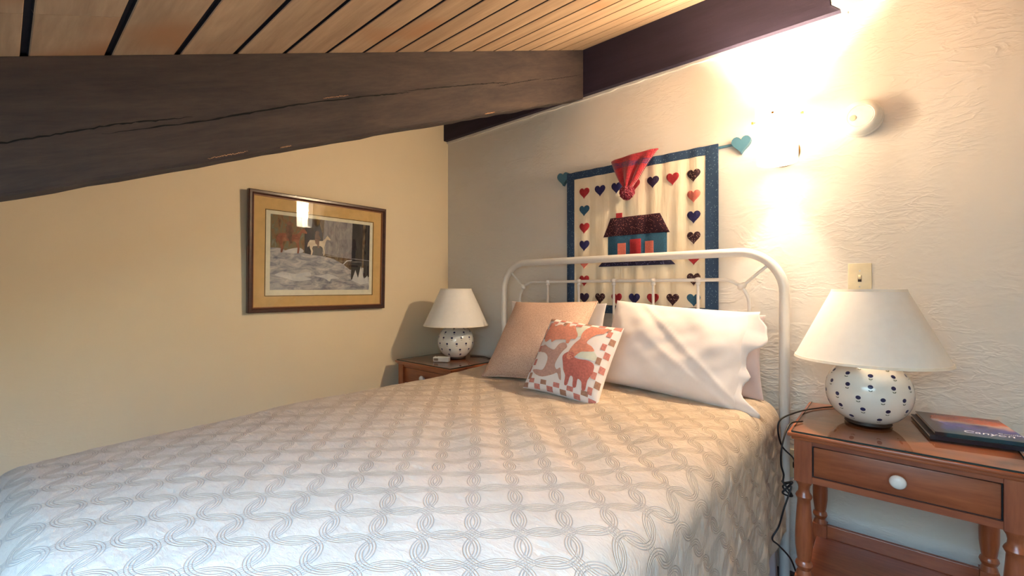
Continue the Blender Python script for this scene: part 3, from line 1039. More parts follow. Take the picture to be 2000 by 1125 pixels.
# ---------------------------------------------------------------- table lamps
def table_lamp(cx, cy, label):
    z0 = 0.7090
    t = thing('table_lamp', (cx, cy, z0), label, 'table lamp', 'matching bedside lamps')
    mesh_obj('foot_ring', *lathe([(.058, 0), (.062, .004), (.060, .012), (.054, .016)], (cx, cy, z0), 40), 'dark_base', t, True, 40)
    Rb, Hb = 0.115, 0.186
    prof = []
    for i in range(25):
        a = math.radians(-62 + i * (62 + 70) / 24)
        prof.append((Rb * math.cos(a) ** 0.85, 0.012 + 0.105 * (math.sin(a) + math.sin(math.radians(62)))))
    mesh_obj('ceramic_body', *lathe(prof, (cx, cy, z0), 56), 'ceramic', t, True, 60)
    zt = prof[-1][1]
    mesh_obj('neck', *lathe([(.030, zt - .004), (.032, zt + .004), (.016, zt + .010), (.012, zt + .016), (.012, zt + .050)], (cx, cy, z0), 24), 'brass', t, True, 40)
    mesh_obj('bulb', *lathe([(.013, zt + .050), (.014, zt + .062), (.026, zt + .085), (.030, zt + .105), (.024, zt + .126), (.008, zt + .136)], (cx, cy, z0), 24), 'porcelain', t, True, 60)
    sz0, sz1 = 0.206, 0.436
    r0, r1, th = 0.203, 0.096, 0.0018
    hp = []
    zb, zh = zt + .05, sz1 - .012
    mesh_obj('harp', *merge(tube(spline([(cx - .016, cy, z0 + zb), (cx - .052, cy, z0 + (zb + zh) / 2), (cx, cy, z0 + zh), (cx + .052, cy, z0 + (zb + zh) / 2), (cx + .016, cy, z0 + zb)], 8), .0018, 8),
                            tube([(cx - r1 + .001, cy, z0 + zh), (cx + r1 - .001, cy, z0 + zh)], .0016, 8), tube([(cx, cy - r1 + .001, z0 + zh), (cx, cy + r1 - .001, z0 + zh)], .0016, 8)), 'brass', t, True, 60)
    sh = lathe([(r0, sz0), (r1, sz1), (r1 - th, sz1), (r0 - th, sz0), (r0, sz0)], (cx, cy, z0), 64, False)
    shade = mesh_obj('lamp_shade', *sh, 'shade', t, True, 40)
    k = (r0 - r1) / (sz1 - sz0)
    for tg in (lathe([(r0 + .0012, sz0), (r0 - .006 * k + .0014, sz0 + .008), (r0 - .003, sz0 + .008), (r0 - .003, sz0 - .001), (r0 + .0012, sz0)], (cx, cy, z0), 64, False),
                                  lathe([(r1 + .004 * k + .0014, sz1 - .007), (r1 + .0012, sz1 + .001), (r1 - .003, sz1 + .001), (r1 - .003, sz1 - .007), (r1 + .004 * k + .0014, sz1 - .007)], (cx, cy, z0), 64, False)):
        mesh_obj('shade_trim', *tg, 'shade_trim', shade, True, 40)
    # painted flowers: dots with two little leaves, laid on the glaze
    def surf(az, el):
        a = math.radians(el)
        r = Rb * math.cos(a) ** 0.85 + 0.0006
        z = 0.012 + 0.105 * (math.sin(a) + math.sin(math.radians(62)))
        return Vector((cx + r * math.cos(az), cy + r * math.sin(az), z0 + z))
    def disc(az, el, rr, squash=1.0, n=12):
        c = surf(az, el)
        u = (surf(az + .02, el) - c).normalized(); w = (surf(az, el + 1) - c).normalized()
        nrm = u.cross(w).normalized()
        V = [tuple(c + nrm * .0004)] + [tuple(c + rr * (math.cos(2 * PI * i / n) * u + squash * math.sin(2 * PI * i / n) * w) - nrm * .0003) for i in range(n)]
        return V, [(0, 1 + i, 1 + (i + 1) % n) for i in range(n)]
    def leaf(az, el, ang, ln):
        c = surf(az, el)
        u = (surf(az + .02, el) - c).normalized(); w = (surf(az, el + 1) - c).normalized(); nrm = u.cross(w).normalized()
        d = math.cos(ang) * u + math.sin(ang) * w; e = nrm.cross(d)
        V = [tuple(c + nrm * .0003), tuple(c + d * ln * .5 + e * ln * .22 + nrm * .0003), tuple(c + d * ln + nrm * .0003), tuple(c + d * ln * .5 - e * ln * .22 + nrm * .0003)]
        return V, [(0, 1, 2, 3)]
    rows = [(-42, 8, .0), (-22, 11, .5), (-2, 12, .0), (18, 12, .5), (38, 10, .1), (56, 7, .6)]
    for el, cnt, ph in rows:
        for i in range(cnt):
            az = 2 * PI * (i + ph) / cnt + 0.35
            fl = mesh_obj('painted_flower', *disc(az, el, .0068, .92), 'flower', t)
            mesh_obj('painted_leaf', *merge(leaf(az, el - 8.0, PI * .22, .0075), leaf(az, el - 8.0, PI * .78, .0075), leaf(az, el - 8.0, PI * .5, .0035)), 'leaf', fl)
    return t
LR = (-0.062, 1.853)
LL = (-2.090, 1.880)
lamp = table_lamp(*LR, 'white lamp with flower-dotted round ceramic base beside the books')
copy_thing(lamp, (LL[0], LL[1], 0.7090), 'white lamp with flower-dotted round ceramic base in the corner nightstand')

# ---------------------------------------------------------------- small things on the nightstands
g = thing('plastic_clock', (-2.045, 1.725, 0.7092), 'small white plastic travel clock lying at the foot of the corner lamp', 'clock')
rot = Matrix.Translation((-2.045, 1.725, 0.7092)) @ Matrix.Rotation(math.radians(28), 4, 'Z')
mesh_obj('case', *xf(box(-.050, .050, -.018, .018, 0, .030, .006), rot), 'plastic_white', g, True, 40)
mesh_obj('button_recess', *xf(box(-.042, -.016, -.0190, -.0178, .008, .022), rot), 'steel', g)
mesh_obj('dial', *xf(lathe([(.0045, 0), (.0045, .003)], (-.030, 0, .030), 14), rot), 'steel', g)

def book(name, corners_loc, rotz, w, d, h, cover_mat, label):
    t = thing(name, corners_loc, label, 'book')
    m = Matrix.Translation(corners_loc) @ Matrix.Rotation(rotz, 4, 'Z')
    mesh_obj('back_cover', *xf(box(-w / 2, w / 2, -d / 2, d / 2, 0, .002), m), cover_mat, t)
    mesh_obj('pages', *xf(box(-w / 2 + .003, w / 2 - .003, -d / 2 + .003, d / 2 - .001, .002, h - .002), m), 'paper', t)
    fc = mesh_obj('front_cover', *xf(box(-w / 2, w / 2, -d / 2, d / 2, h - .002, h), m), cover_mat, t)
    mesh_obj('spine', *xf(box(-w / 2, w / 2, -d / 2 - .0015, -d / 2, 0, h), m), cover_mat, t)
    return t, fc, m
def cover_art():
    m, nt, b = new_mat('cover_art')
    h = N(nt)
    c = coords(h)
    r = h.mapping(c, (1, 1, 1), (0, 0, math.radians(-5)))
    sep = h.add('ShaderNodeSeparateXYZ'); h.link(r, sep.inputs[0])
    yy = h.math('ADD', h.math('MULTIPLY', sep.outputs[1], 3.9), h.math('MULTIPLY', h.noise(c, 18, 4), 0.3))
    yy = h.math('ADD', yy, 0.33)
    col = h.ramp(yy, [(0.0, lin(38, 72, 84)), (0.22, lin(54, 58, 132)), (0.48, lin(84, 78, 150)), (0.60, lin(200, 160, 150)), (0.68, lin(196, 96, 52)), (0.9, lin(140, 54, 34)), (1.0, lin(70, 30, 26))])
    dark = h.ramp(h.math('ADD', sep.outputs[0], h.math('MULTIPLY', h.noise(c, 22, 3), 0.10)), [(0.0, (1, 1, 1)), (0.02, (0, 0, 0))])
    # left side of the cover falls off into dark rock
    fac = h.ramp(h.math('ADD', h.math('MULTIPLY', h.math('ADD', sep.outputs[0], 0.085), 6.0), h.math('MULTIPLY', h.noise(c, 24, 3), 0.4)), [(0.24, (1, 1, 1)), (0.34, (0, 0, 0))])
    h.link(h.mixc(fac, col, lin(52, 40, 44)), b.inputs['Base Color'])
    b.inputs['Roughness'].default_value = 0.22
    return m
M['cover_art'] = cover_art()
M['cover_dark'] = plain('cover_dark', (26, 24, 40), 0.3)
M['cover_text'] = plain('cover_text', (236, 236, 244), 0.4)
book('book', (0.158, 1.915, 0.7090), math.radians(8), 0.190, 0.255, 0.012, 'cover_dark', 'dark thin book underneath the canyon picture book by the lamp')
bk, fc, bmx = book('book', (0.172, 1.920, 0.7211), math.radians(8), 0.196, 0.252, 0.011, 'cover_art', 'picture book with red canyon and blue cover lying on top by the lamp')
def text_geo(txt, size, shear=0.3):
    cu = bpy.data.curves.new('title', 'FONT'); cu.body = txt; cu.size = size; cu.shear = shear; cu.align_x = 'CENTER'; cu.extrude = 0.0002
    ob = bpy.data.objects.new('title', cu); COL.objects.link(ob)
    dg = bpy.context.evaluated_depsgraph_get(); me = ob.evaluated_get(dg).to_mesh()
    V = [tuple(v.co) for v in me.vertices]; F = [tuple(p.vertices) for p in me.polygons]
    bpy.data.objects.remove(ob); bpy.data.curves.remove(cu)
    return V, F
g = text_geo('Canyon', 0.034)
mesh_obj('title_lettering', *xf(g, bmx @ Matrix.Translation((0.022, -0.090, 0.0113))), 'cover_text', fc)
g = text_geo('Country', 0.016, 0.2)
mesh_obj('title_lettering', *xf(g, bmx @ Matrix.Translation((0.075, -0.062, 0.0113))), 'cover_text', fc)

# ---------------------------------------------------------------- lamp cords
pl = [(-0.03, 1.955, 0.7133), (-0.12, 2.02, 0.7128), (-0.20, 1.96, 0.7128), (-0.232, 1.90, 0.7133), (-0.262, 1.845, 0.7093), (-0.272, 1.800, .640), (-0.270, 1.83, .56), (-0.278, 1.90, .49), (-0.285, 2.04, .455), (-0.29, 2.075, .44)]
pl = [(-0.03, 1.965, 0.7128), (-0.14, 2.02, 0.7123), (-0.215, 1.93, 0.7123), (-0.262, 1.80, 0.7143), (-0.296, 1.74, .690), (-0.292, 1.76, .610), (-0.272, 1.86, .54), (-0.284, 1.99, .47), (-0.29, 2.06, .445)]
o = mesh_obj('lamp_cord', *tube(spline(pl, 10), .0028, 8), 'black', None, True); recenter(o)
tag(o, 'thin black lamp cord looping over the nightstand edge to the wall outlet', 'cord')
# second cord, bunched up beside the front leg and dropping to the floor
rs = random.Random(5)
pl = [(-0.258, 1.62, 0.7093), (-0.262, 1.596, .66), (-0.266, 1.60, .60), (-0.262, 1.62, .56), (-0.262, 1.62, .535)]
for i in range(9):
    a = i * 2.35
    pl.append((-0.252 + .014 * math.cos(a * 1.3), 1.618 + .010 * math.sin(a), .530 + .026 * math.sin(a * 1.7 + .5) - .003 * i))
pl += [(-0.258, 1.60, .46), (-0.272, 1.60, .40), (-0.288, 1.59, .36), (-0.274, 1.61, .335), (-0.25, 1.66, .28), (-0.245, 1.76, .18), (-0.24, 1.90, .06), (-0.24, 1.96, .006)]
pl[0] = (-0.252, 1.66, 0.7108)
pl.insert(0, (-0.225, 1.72, 0.7123))
o = mesh_obj('lamp_cord', *tube(spline(pl, 10), .0027, 8), 'black', None, True); recenter(o)
tag(o, 'black cord bunched into a knot beside the nightstand front leg', 'cord')
pl = [(-2.06, 1.975, 0.7128), (-1.98, 2.01, 0.7125), (-1.90, 1.985, 0.7125), (-1.822, 1.99, 0.7138), (-1.808, 2.03, .66), (-1.808, 2.05, .45), (-1.808, 2.07, .20)]
o = mesh_obj('lamp_cord', *tube(spline(pl, 10), .0028, 8), 'black', None, True); recenter(o)
tag(o, 'black cord trailing from the corner lamp down behind the bed', 'cord')

# outlet behind the right bed post
t = thing('wall_outlet', (-0.290, YB, 0.382), 'ivory wall outlet with black plug behind the white bed post', 'outlet')
mesh_obj('cover_plate', *box(-0.325, -0.255, YB - .006, YB, .382, .497, .002), 'plastic_ivory', t)
for z in (.415, .464):
    mesh_obj('socket', *box(-.305, -.275, YB - .008, YB - .006, z - .014, z + .014, .002), 'plastic_white', t)
o = mesh_obj('plug', *merge(box(-.303, -.277, YB - .040, YB - .008, .432, .458, .005)), 'black', None, True, 40); recenter(o)
tag(o, 'black cord plug pushed into the wall outlet', 'plug')

# ---------------------------------------------------------------- wall hanging
QX0, QX1, QZ0, QZ1 = -1.382, -0.586, 1.018, 1.789
qw = thing('quilt_hanging', ((QX0 + QX1) / 2, YB - .008, QZ0), 'cream patchwork wall quilt with house, hearts and blue border above the headboard', 'wall quilt')
def quilt_y(x, z):
    return YB - 0.024 - 0.0020 * (math.sin(x * 61 + z * 3) + 0.7 * math.sin(x * 97 + 1.0 - z * 5))
def cloth_panel(x0, x1, z0, z1, off, nx, nz, thick):
    V, F = [], []
    for k in range(nz + 1):
        for i in range(nx + 1):
            x = x0 + (x1 - x0) * i / nx; z = z0 + (z1 - z0) * k / nz
            V.append((x, quilt_y(x, z) - off, z))
    m = nx + 1
    for k in range(nz):
        for i in range(nx):
            a = k * m + i; F.append((a, a + 1, a + m + 1, a + m))
    n = len(V)
    V += [(v[0], v[1] + thick, v[2]) for v in V]
    F += [tuple(i + n for i in reversed(f)) for f in F]
    ring = [i for i in range(m)] + [k * m + nx for k in range(1, nz + 1)] + [nz * m + i for i in range(nx - 1, -1, -1)] + [k * m for k in range(nz - 1, 0, -1)]
    F += [(ring[i], ring[(i + 1) % len(ring)], ring[(i + 1) % len(ring)] + n, ring[i] + n) for i in range(len(ring))]
    return V, F
mesh_obj('quilt_panel', *cloth_panel(QX0 + .03, QX1 - .03, QZ0 + .02, QZ1 - .02, 0, 70, 30, .006), 'quilt_field', qw, True, 50)
bw = 0.046
for nm, a in (('left', (QX0, QX0 + bw, QZ0, QZ1)), ('right', (QX1 - bw - .008, QX1, QZ0, QZ1)), ('top', (QX0 + bw, QX1 - bw - .008, QZ1 - .040, QZ1)), ('bottom', (QX0 + bw, QX1 - bw - .008, QZ0, QZ0 + .042))):
    mesh_obj('border_strip', *cloth_panel(*a, .0022, max(4, int((a[1] - a[0]) / .012)), 20, .0092), 'border_dots', qw, True, 50)
def heart_poly(w, h, n=28):
    out = []
    for i in range(n):
        a = 2 * PI * i / n
        x = 16 * math.sin(a) ** 3; z = 13 * math.cos(a) - 5 * math.cos(2 * a) - 2 * math.cos(3 * a) - math.cos(4 * a)
        out.append((x / 32 * w, (z + 2.6) / 29 * h))
    return out
HC = {'r': 'quilt_red', 'n': 'quilt_navy', 't': 'quilt_teal', 'c': 'quilt_coral', 'p': 'quilt_plum', 's': 'quilt_speckle'}
def applique(name, poly, mat, lift=0.0036, cell=0.010):
    cx = sum(p[0] for p in poly) / len(poly); cz = sum(p[1] for p in poly) / len(poly)
    bm = bmesh.new()
    outer = [bm.verts.new((p[0], 0, p[1])) for p in poly]
    inner = [bm.verts.new((cx + (p[0] - cx) * .93, 1, cz + (p[1] - cz) * .93)) for p in poly]
    n = len(poly)
    for i in range(n): bm.faces.new((outer[i], outer[(i + 1) % n], inner[(i + 1) % n], inner[i]))
    cap = bm.faces.new(inner)
    bmesh.ops.triangulate(bm, faces=[cap])
    lo, hi = min(p[0] for p in poly), max(p[0] for p in poly)
    k = math.floor(lo / cell) + 1
    while k * cell < hi:
        bmesh.ops.bisect_plane(bm, geom=bm.verts[:] + bm.edges[:] + bm.faces[:], plane_co=(k * cell, 0, 0), plane_no=(1, 0, 0), dist=1e-6); k += 1
    V, F = from_bm(bm)
    V = [(v[0], quilt_y(v[0], v[2]) - .0003 - (lift - .0003) * v[1], v[2]) for v in V]
    return mesh_obj(name, V, F, mat, qw, True, 60)
hx = [-1.272 + .0967 * i for i in range(7)]; hz = [1.664 - .0952 * i for i in range(7)]
grid = {}
for i, c in enumerate('rnnrprs'): grid[(i, 0)] = c
for i, c in enumerate('psrnrst'): grid[(i, 6)] = c
for j, c in enumerate('rtrncrp'[1:6]): grid[(0, j + 1)] = c
for j, c in enumerate('cnsrs'): grid[(6, j + 1)] = c
for (i, j), c in grid.items():
    applique('heart', [(hx[i] + p[0], hz[j] + p[1]) for p in heart_poly(.062, .060)], HC[c])
applique('house_wall', [(-1.130, 1.285), (-.816, 1.285), (-.816, 1.425), (-1.130, 1.425)], 'quilt_teal', .0030)
applique('house_roof', [(-1.155, 1.416), (-.803, 1.416), (-.850, 1.512), (-1.116, 1.512)], 'quilt_roof', .0052)
applique('chimney', [(-1.080, 1.508), (-1.048, 1.508), (-1.048, 1.535), (-1.080, 1.535)], 'quilt_red', .0040)
applique('door_patch', [(-1.006, 1.288), (-.944, 1.288), (-.944, 1.397), (-1.006, 1.397)], 'quilt_red', .0058)
applique('window_patch', [(-1.072, 1.310), (-1.026, 1.310), (-1.026, 1.380), (-1.072, 1.380)], 'quilt_coral', .0058)
applique('window_patch', [(-.926, 1.310), (-.880, 1.310), (-.880, 1.382), (-.926, 1.382)], 'quilt_coral', .0058)
applique('house_ground', [(-1.185, 1.262), (-.774, 1.262), (-.806, 1.292), (-1.155, 1.292)], 'quilt_ground', .0050)

rd = thing('quilt_rod', (-0.95, YB - .006, 1.768), 'slim blue hanging rod with flat heart ends carrying the wall quilt', 'rod')
mesh_obj('rod', *tube([(-1.405, YB - .0068, 1.776), (-0.50, YB - .0068, 1.776)], .006, 12), 'finial', rd, True, 40)
for x in (-1.412, -0.494):
    hp = [(x + p[0], 1.764 + p[1]) for p in heart_poly(.076, .074)]
    mesh_obj('heart_finial', *prism(hp, YB - .026, YB - .002, 'Y'), 'finial', rd)

# knitted hat hung upside down over the rod
def hat():
    V, F = [], []
    rows, seg = 26, 64
    for k in range(rows + 1):
        t = k / rows
        xl = -1.083 + t ** 1.3 * 0.062 ; xr = -0.842 - (t ** 0.85) * 0.128
        cxx = (xl + xr) / 2; hw = (xr - xl) / 2 * (1 - 0.30 * max(0, t - .8) / .2)
        zl = 1.792 - t * 0.142; zr = 1.812 - t * 0.166
        dep = 0.020 * (1 - .25 * t)
        for i in range(seg):
            a = 2 * PI * i / seg
            ca, sa = math.cos(a), math.sin(a)
            pleat = 0.010 * t ** .5 * math.sin(3 * a * 1.0 + 4.2 * ca) * (1 if sa < 0 else .3)
            x = cxx + hw * ca
            V.append((x, YB - .066 + (dep * sa) * (1.0) + pleat * (-1 if sa < 0 else 0), zl + (zr - zl) * (ca + 1) / 2))
    for k in range(rows):
        for i in range(seg):
            j = (i + 1) % seg
            F.append((k * seg + i, k * seg + j, (k + 1) * seg + j, (k + 1) * seg + i))
    F.append(tuple(rows * seg + i for i in range(seg)))
    return V, F
ht = thing('knit_hat', (-0.98, YB - .05, 1.640), 'red knitted bobble hat hung upside down over the quilt rod', 'hat')
o = mesh_obj('hat_body', *hat(), 'knit_red', ht, True)
sm = o.modifiers.new('thickness', 'SOLIDIFY'); sm.thickness = 0.004
def pompom(c, r):
    bm = bmesh.new(); bmesh.ops.create_icosphere(bm, subdivisions=4, radius=r)
    rr = random.Random(7)
    for v in bm.verts:
        v.co *= 1 + rr.uniform(-.10, .10)
    V, F = from_bm(bm)
    return shift((V, F), c)
mesh_obj('pompom', *pompom((-0.998, YB - .072, 1.624), .036), 'pompom', ht)

# ---------------------------------------------------------------- framed print on the left wall
PY0, PY1, PZ0, PZ1 = 0.790, 1.560, 1.026, 1.638
pw, ph = PY1 - PY0, PZ1 - PZ0
pic = thing('framed_picture', (XL, (PY0 + PY1) / 2, PZ0), 'dark wood framed print of horsemen in a snowy wood under glass', 'picture')
# picture is built flat in (a, b, d): a along the wall, b up, d out from the wall, then tipped forward
PT = Matrix.Translation((XL + .003, PY0, PZ0)) @ Matrix.Rotation(math.radians(1.7), 4, 'Y')
def pgeo(geo): return [tuple(PT @ Vector((v[2], v[0], v[1]))) for v in geo[0]], geo[1]
def frame_ring(a0, a1, b0, b1, w, d0, d1, bev=.004):
    V, F = [], []
    prof = [(0, d0), (0, d1 - bev), (bev, d1), (w * .62, d1), (w * .72, d1 - .004), (w, d1 - .007), (w, d0)]
    n = len(prof)
    for (sx, sy) in ((0, 0), (1, 0), (1, 1), (0, 1)):
        for (o_, d) in prof:
            V.append(((a0 + o_) if not sx else (a1 - o_), (b0 + o_) if not sy else (b1 - o_), d))
    for c in range(4):
        e = (c + 1) % 4
        for i in range(n):
            j = (i + 1) % n
            F.append((c * n + i, c * n + j, e * n + j, e * n + i))
    return V, F
mesh_obj('frame', *pgeo(frame_ring(0, pw, 0, ph, .023, 0, .028)), 'frame_wood', pic)
mesh_obj('frame_lip', *pgeo(frame_ring(.023, pw - .023, .023, ph - .023, .005, .010, .0205, .001)), 'frame_lip', pic)
mesh_obj('backing', *pgeo(box(.01, pw - .01, .01, ph - .01, .002, .008)), 'mat_line', pic)
A0, A1, B0, B1 = .084, .687, .086, .520
mesh_obj('mat_board', *pgeo(merge(box(.02, A0, .02, ph - .02, .0085, .012), box(A1, pw - .02, .02, ph - .02, .0085, .012), box(A0, A1, .02, B0, .0085, .012), box(A0, A1, B1, ph - .02, .0085, .012))), 'mat_board', pic)
mesh_obj('mat_line', *pgeo(frame_ring(A0 - .004, A1 + .004, B0 - .004, B1 + .004, .0042, .0085, .0135, .0005)), 'mat_line', pic)
paper = mesh_obj('print_paper', *pgeo(box(A0, A1, B0, B1, .0085, .0095)), 'paper', pic)
# the painting: flat colour shapes on the paper
I0, I1, J0, J1 = A0 + .022, A1 - .020, B0 + .028, B1 - .018
def paint(name, cols, scale, stretch=(1, 1, 1)):
    m, nt, b = new_mat(name)
    h = N(nt)
    f = h.noise(h.mapping(coords(h), stretch), scale, 6, 0.65, 0.8)
    k = len(cols)
    h.link(h.ramp(f, [(0.28 + 0.44 * i / (k - 1), lin(*c)) for i, c in enumerate(cols)]), b.inputs['Base Color'])
    b.inputs['Roughness'].default_value = 0.8
    return m
M['paint_forest'] = paint('paint_forest', [(44, 36, 36), (88, 66, 52), (122, 98, 72), (134, 122, 116)], 34, (1, 1.4, .5))
M['paint_mist'] = paint('paint_mist', [(112, 104, 112), (150, 140, 144), (178, 166, 162)], 30, (1, 1.5, .5))
M['paint_autumn'] = paint('paint_autumn', [(84, 52, 34), (140, 98, 58), (116, 108, 80), (150, 140, 130)], 34, (1, 1.3, .6))
M['paint_snow'] = paint('paint_snow', [(96, 98, 118), (146, 142, 152), (188, 178, 180), (224, 210, 202)], 24, (1, .55, 1.6))
M['paint_snowlit'] = paint('paint_snowlit', [(190, 186, 196), (222, 214, 210)], 30)
M['paint_trunk'] = paint('paint_trunk', [(26, 22, 28), (46, 38, 44), (66, 58, 66)], 20, (1, 2, .4))
M['paint_bay'] = paint('paint_bay', [(104, 54, 36), (150, 84, 58), (176, 112, 80)], 24)
M['paint_white_horse'] = paint('paint_white_horse', [(196, 168, 146), (232, 212, 190)], 24)
M['paint_rider'] = paint('paint_rider', [(62, 40, 32), (150, 100, 72)], 24)
def pp(name, poly, mat, layer, sm=False):
    q = [(I0 + (I1 - I0) * max(0, min(1, p[0])), J0 + (J1 - J0) * max(0, min(1, p[1]))) for p in (smooth_poly(poly, 4) if sm else poly)]
    return mesh_obj(name, *pgeo(prism(q, .0094, .0096 + .00012 * layer, 'Z')), mat, paper)
pp('painted_forest', [(0, .3), (1, .3), (1, 1), (0, 1)], 'paint_forest', 0)
pp('painted_trees', [(.02, .5), (.24, .5), (.26, 1), (.0, 1), (.0, .5)], 'paint_autumn', 1)
pp('painted_trees', [(.30, .48), (.50, .48), (.48, .8), (.44, 1), (.33, 1), (.31, .8)], 'paint_trunk', 1)
pp('painted_trees', [(.24, .5), (.31, .5), (.30, 1), (.25, 1)], 'paint_autumn', 1)
pp('painted_mist', [(.48, .52), (.80, .46), (.80, 1), (.50, 1)], 'paint_mist', 1)
pp('painted_snow', [(0, 0), (1, 0), (1, .30), (.92, .34), (.86, .32), (.78, .30), (.70, .38), (.60, .45), (.50, .48), (.38, .49), (.28, .52), (.16, .52), (.08, .56), (0, .56)], 'paint_snow', 2)
pp('painted_snow_light', [(.04, .20), (.12, .24), (.22, .22), (.35, .25), (.37, .20), (.30, .19), (.38, .15), (.24, .12), (.16, .15)], 'paint_snowlit', 3, True)
pp('painted_snow_light', [(.40, .20), (.48, .21), (.56, .23), (.66, .17), (.58, .16), (.56, .12), (.50, .17)], 'paint_snowlit', 3, True)
pp('painted_snow_light', [(.16, .55), (.26, .58), (.30, .53), (.22, .50), (.12, .51)], 'paint_snowlit', 3, True)
pp('painted_trunk', [(.79, .16), (.80, 1), (.92, 1), (.91, .20), (.86, .12)], 'paint_trunk', 4)
pp('painted_trunk', [(.93, .18), (.95, 1), (1, 1), (1, .2)], 'paint_trunk', 4)
pp('painted_log', [(.52, .50), (1, .455), (1, .445), (.52, .49)], 'paint_mist', 5)
pp('painted_branch', [(.70, .38), (.74, .44), (.80, .45), (.80, .44), (.745, .425), (.71, .375)], 'paint_snowlit', 5)
pp('painted_snow_light', [(.80, .14), (.84, .30), (.87, .18), (.90, .36), (.94, .16), (.98, .22), (1, .10), (.9, .08)], 'paint_snowlit', 5)
def horse(x, y, s, mat, flip, rider_mat, lay):
    body = [(-.52, .30), (-.46, .42), (-.20, .44), (.10, .40), (.34, .42), (.50, .58), (.60, .74), (.66, .82), (.72, .76), (.86, .58), (.84, .50), (.74, .52), (.62, .54), (.54, .36),
            (.50, .16), (.46, -.02), (.50, -.34), (.46, -.62), (.38, -.62), (.40, -.34), (.34, -.06), (.22, .04), (-.12, .02), (-.26, .0), (-.32, -.16), (-.26, -.36), (-.32, -.62), (-.40, -.62), (-.38, -.36), (-.46, -.14), (-.50, .06),
            (-.58, -.10), (-.62, -.02), (-.58, .22)]
    t = lambda P, k=1: [(x + flip * p[0] * s * .82, y + p[1] * s * 1.05) for p in P]
    pp('painted_horse', t(body), mat, lay)
    pp('painted_rider', t([(-.12, .20), (-.16, .46), (-.16, .78), (-.10, .92), (-.16, .96), (-.06, 1.10), (.06, 1.10), (.16, .96), (.10, .92), (.14, .74), (.22, .56), (.14, .44), (.10, .10), (.16, -.08), (.04, -.10), (-.02, .14)]), rider_mat, lay + 1)
horse(.165, .655, .235, 'paint_bay', 1, 'paint_rider', 6)
horse(.43, .615, .19, 'paint_white_horse', 1, 'paint_rider', 8)
mesh_obj('picture_glass', *pgeo(box(.022, pw - .022, .022, ph - .022, .0150, .0170)), 'picture_glass', pic)

# ---------------------------------------------------------------- wall sconce (lit), smoke detector, switch
SX, SY, SZ = -0.340, 1.968, 1.765
sc = thing('wall_sconce', (SX, YB, SZ - .13), 'brightly lit glass wall sconce glowing white beside the quilt', 'wall lamp')
mesh_obj('back_plate', *xf(lathe([(.058, 0), (.058, .006), (.050, .014), (.020, .018)], (0, 0, 0), 32), Matrix.Translation((SX, YB, SZ - .06)) @ Matrix.Rotation(PI / 2, 4, 'X')), 'brass', sc, True, 40)
mesh_obj('arm', *tube([(SX, YB - .012, SZ - .06), (SX, SY + .012, SZ - .06), (SX, SY, SZ - .05)], .008, 12), 'brass', sc, True, 40)
mesh_obj('bulb_holder', *lathe([(.018, 0), (.018, .04), (.013, .045)], (SX, SY, SZ - .065), 20), 'porcelain', sc, True, 40)
mesh_obj('bulb', *lathe([(.013, .0), (.016, .012), (.027, .035), (.030, .052), (.024, .072), (.008, .082)], (SX, SY, SZ - .022), 24), 'bulb', sc, True, 60)
def half_shade(a0, a1, n=24):
    """half of a slightly flared glass cylinder, open above and below"""
    V, F = [], []
    for i in range(n + 1):
        a = math.radians(a0 + (a1 - a0) * i / n); c, q = math.cos(a), math.sin(a)
        for r, z in ((.068, -.13), (.076, .13), (.073, .13), (.065, -.13)):
            V.append((SX + r * c, SY + r * q, SZ + z))
    for i in range(n):
        for k in range(4):
            l = (k + 1) % 4
            F.append((i * 4 + k, i * 4 + l, i * 4 + 4 + l, i * 4 + 4 + k))
    F += [(0, 1, 2, 3), tuple(n * 4 + k for k in (3, 2, 1, 0))]
    return V, F
shd = mesh_obj('glass_shade', *half_shade(182, 358), 'sconce_glass', sc, True, 40)
mesh_obj('light_shield', *half_shade(2, 178), 'sconce_shield', sc, True, 40)  # added dim half, holds back the bulb's light from the wall behind
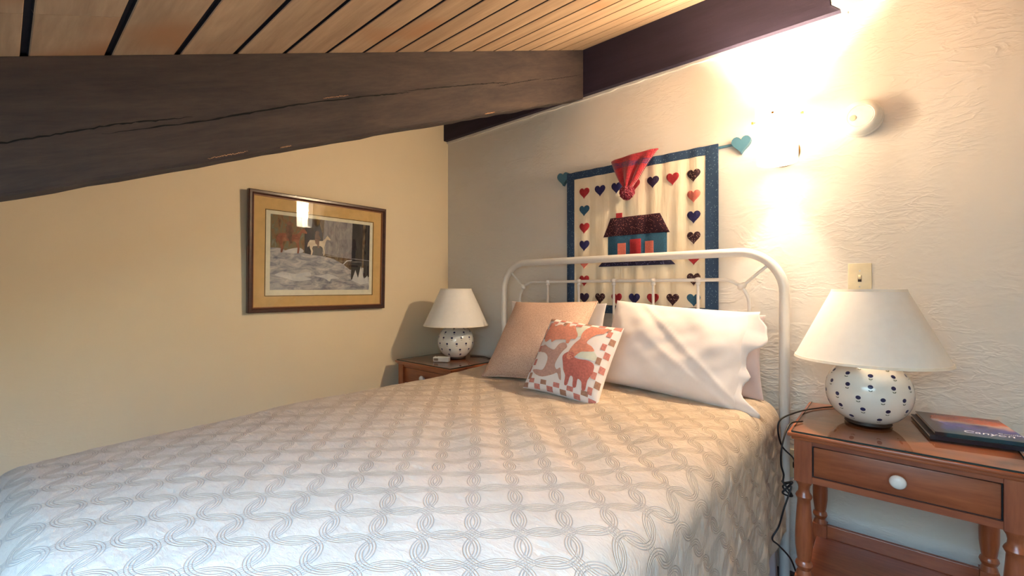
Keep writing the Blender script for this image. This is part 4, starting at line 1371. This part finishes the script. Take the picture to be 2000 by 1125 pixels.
for a in (PI * 1.05, PI * 1.5, PI * 1.95):
    p = Vector((SX + .068 * math.cos(a), SY + .068 * math.sin(a), SZ + .04)); d = Vector((math.cos(a), math.sin(a), 0))
    mesh_obj('thumb_screw', *tube([p, p + d * .012, p + d * .0125, p + d * .020], [.002, .002, .005, .005], 10), 'brass', shd)
pl_ = bpy.data.lights.new('sconce_light', 'POINT'); pl_.energy = SCONCE_W; pl_.color = SCONCE_C; pl_.shadow_soft_size = 0.03
po = bpy.data.objects.new('sconce_light', pl_); COL.objects.link(po); po.location = (SX, SY, SZ + .030)

DX, DZ = -0.090, 1.780
sd = thing('smoke_detector', (DX, YB, DZ - .066), 'round white smoke detector on the wall beside the lit sconce', 'smoke detector')
R90 = Matrix.Translation((DX, YB, DZ)) @ Matrix.Rotation(PI / 2, 4, 'X')
mesh_obj('base', *xf(lathe([(.066, 0), (.066, .014), (.063, .017)], (0, 0, 0), 48), R90), 'plastic_white', sd, True, 40)
mesh_obj('cover', *xf(lathe([(.060, .017), (.062, .020), (.060, .034), (.054, .042), (.040, .046), (.0385, .0445), (.037, .046), (.010, .048)], (0, 0, 0), 48), R90), 'plastic_white', sd, True, 40)
mesh_obj('test_button', *xf(lathe([(.010, .0), (.010, .003), (.006, .0042)], (-.022, -.004, .0465), 20), R90), 'plastic_ivory', sd, True, 40)

t = thing('light_switch', (-0.094, YB, 1.127), 'ivory toggle light switch plate on the wall above the near lamp', 'light switch')
mesh_obj('cover_plate', *box(-.129, -.059, YB - .006, YB, 1.127, 1.242, .002), 'plastic_ivory', t, True, 40)
mesh_obj('toggle', *xf(box(-.0045, .0045, -.014, .002, -.006, .006, .0015), Matrix.Translation((-.094, YB - .006, 1.188)) @ Matrix.Rotation(math.radians(-25), 4, 'X')), 'plastic_ivory', t, True, 40)
mesh_obj('toggle_slot', *box(-.0995, -.0885, YB - .0066, YB - .0059, 1.173, 1.197), 'dark_base', t)
for z in (1.155, 1.214):
    mesh_obj('screw', *xf(lathe([(.003, 0), (.0024, .0012)], (0, 0, 0), 12), Matrix.Translation((-.094, YB - .006, z)) @ Matrix.Rotation(PI / 2, 4, 'X')), 'steel', t)
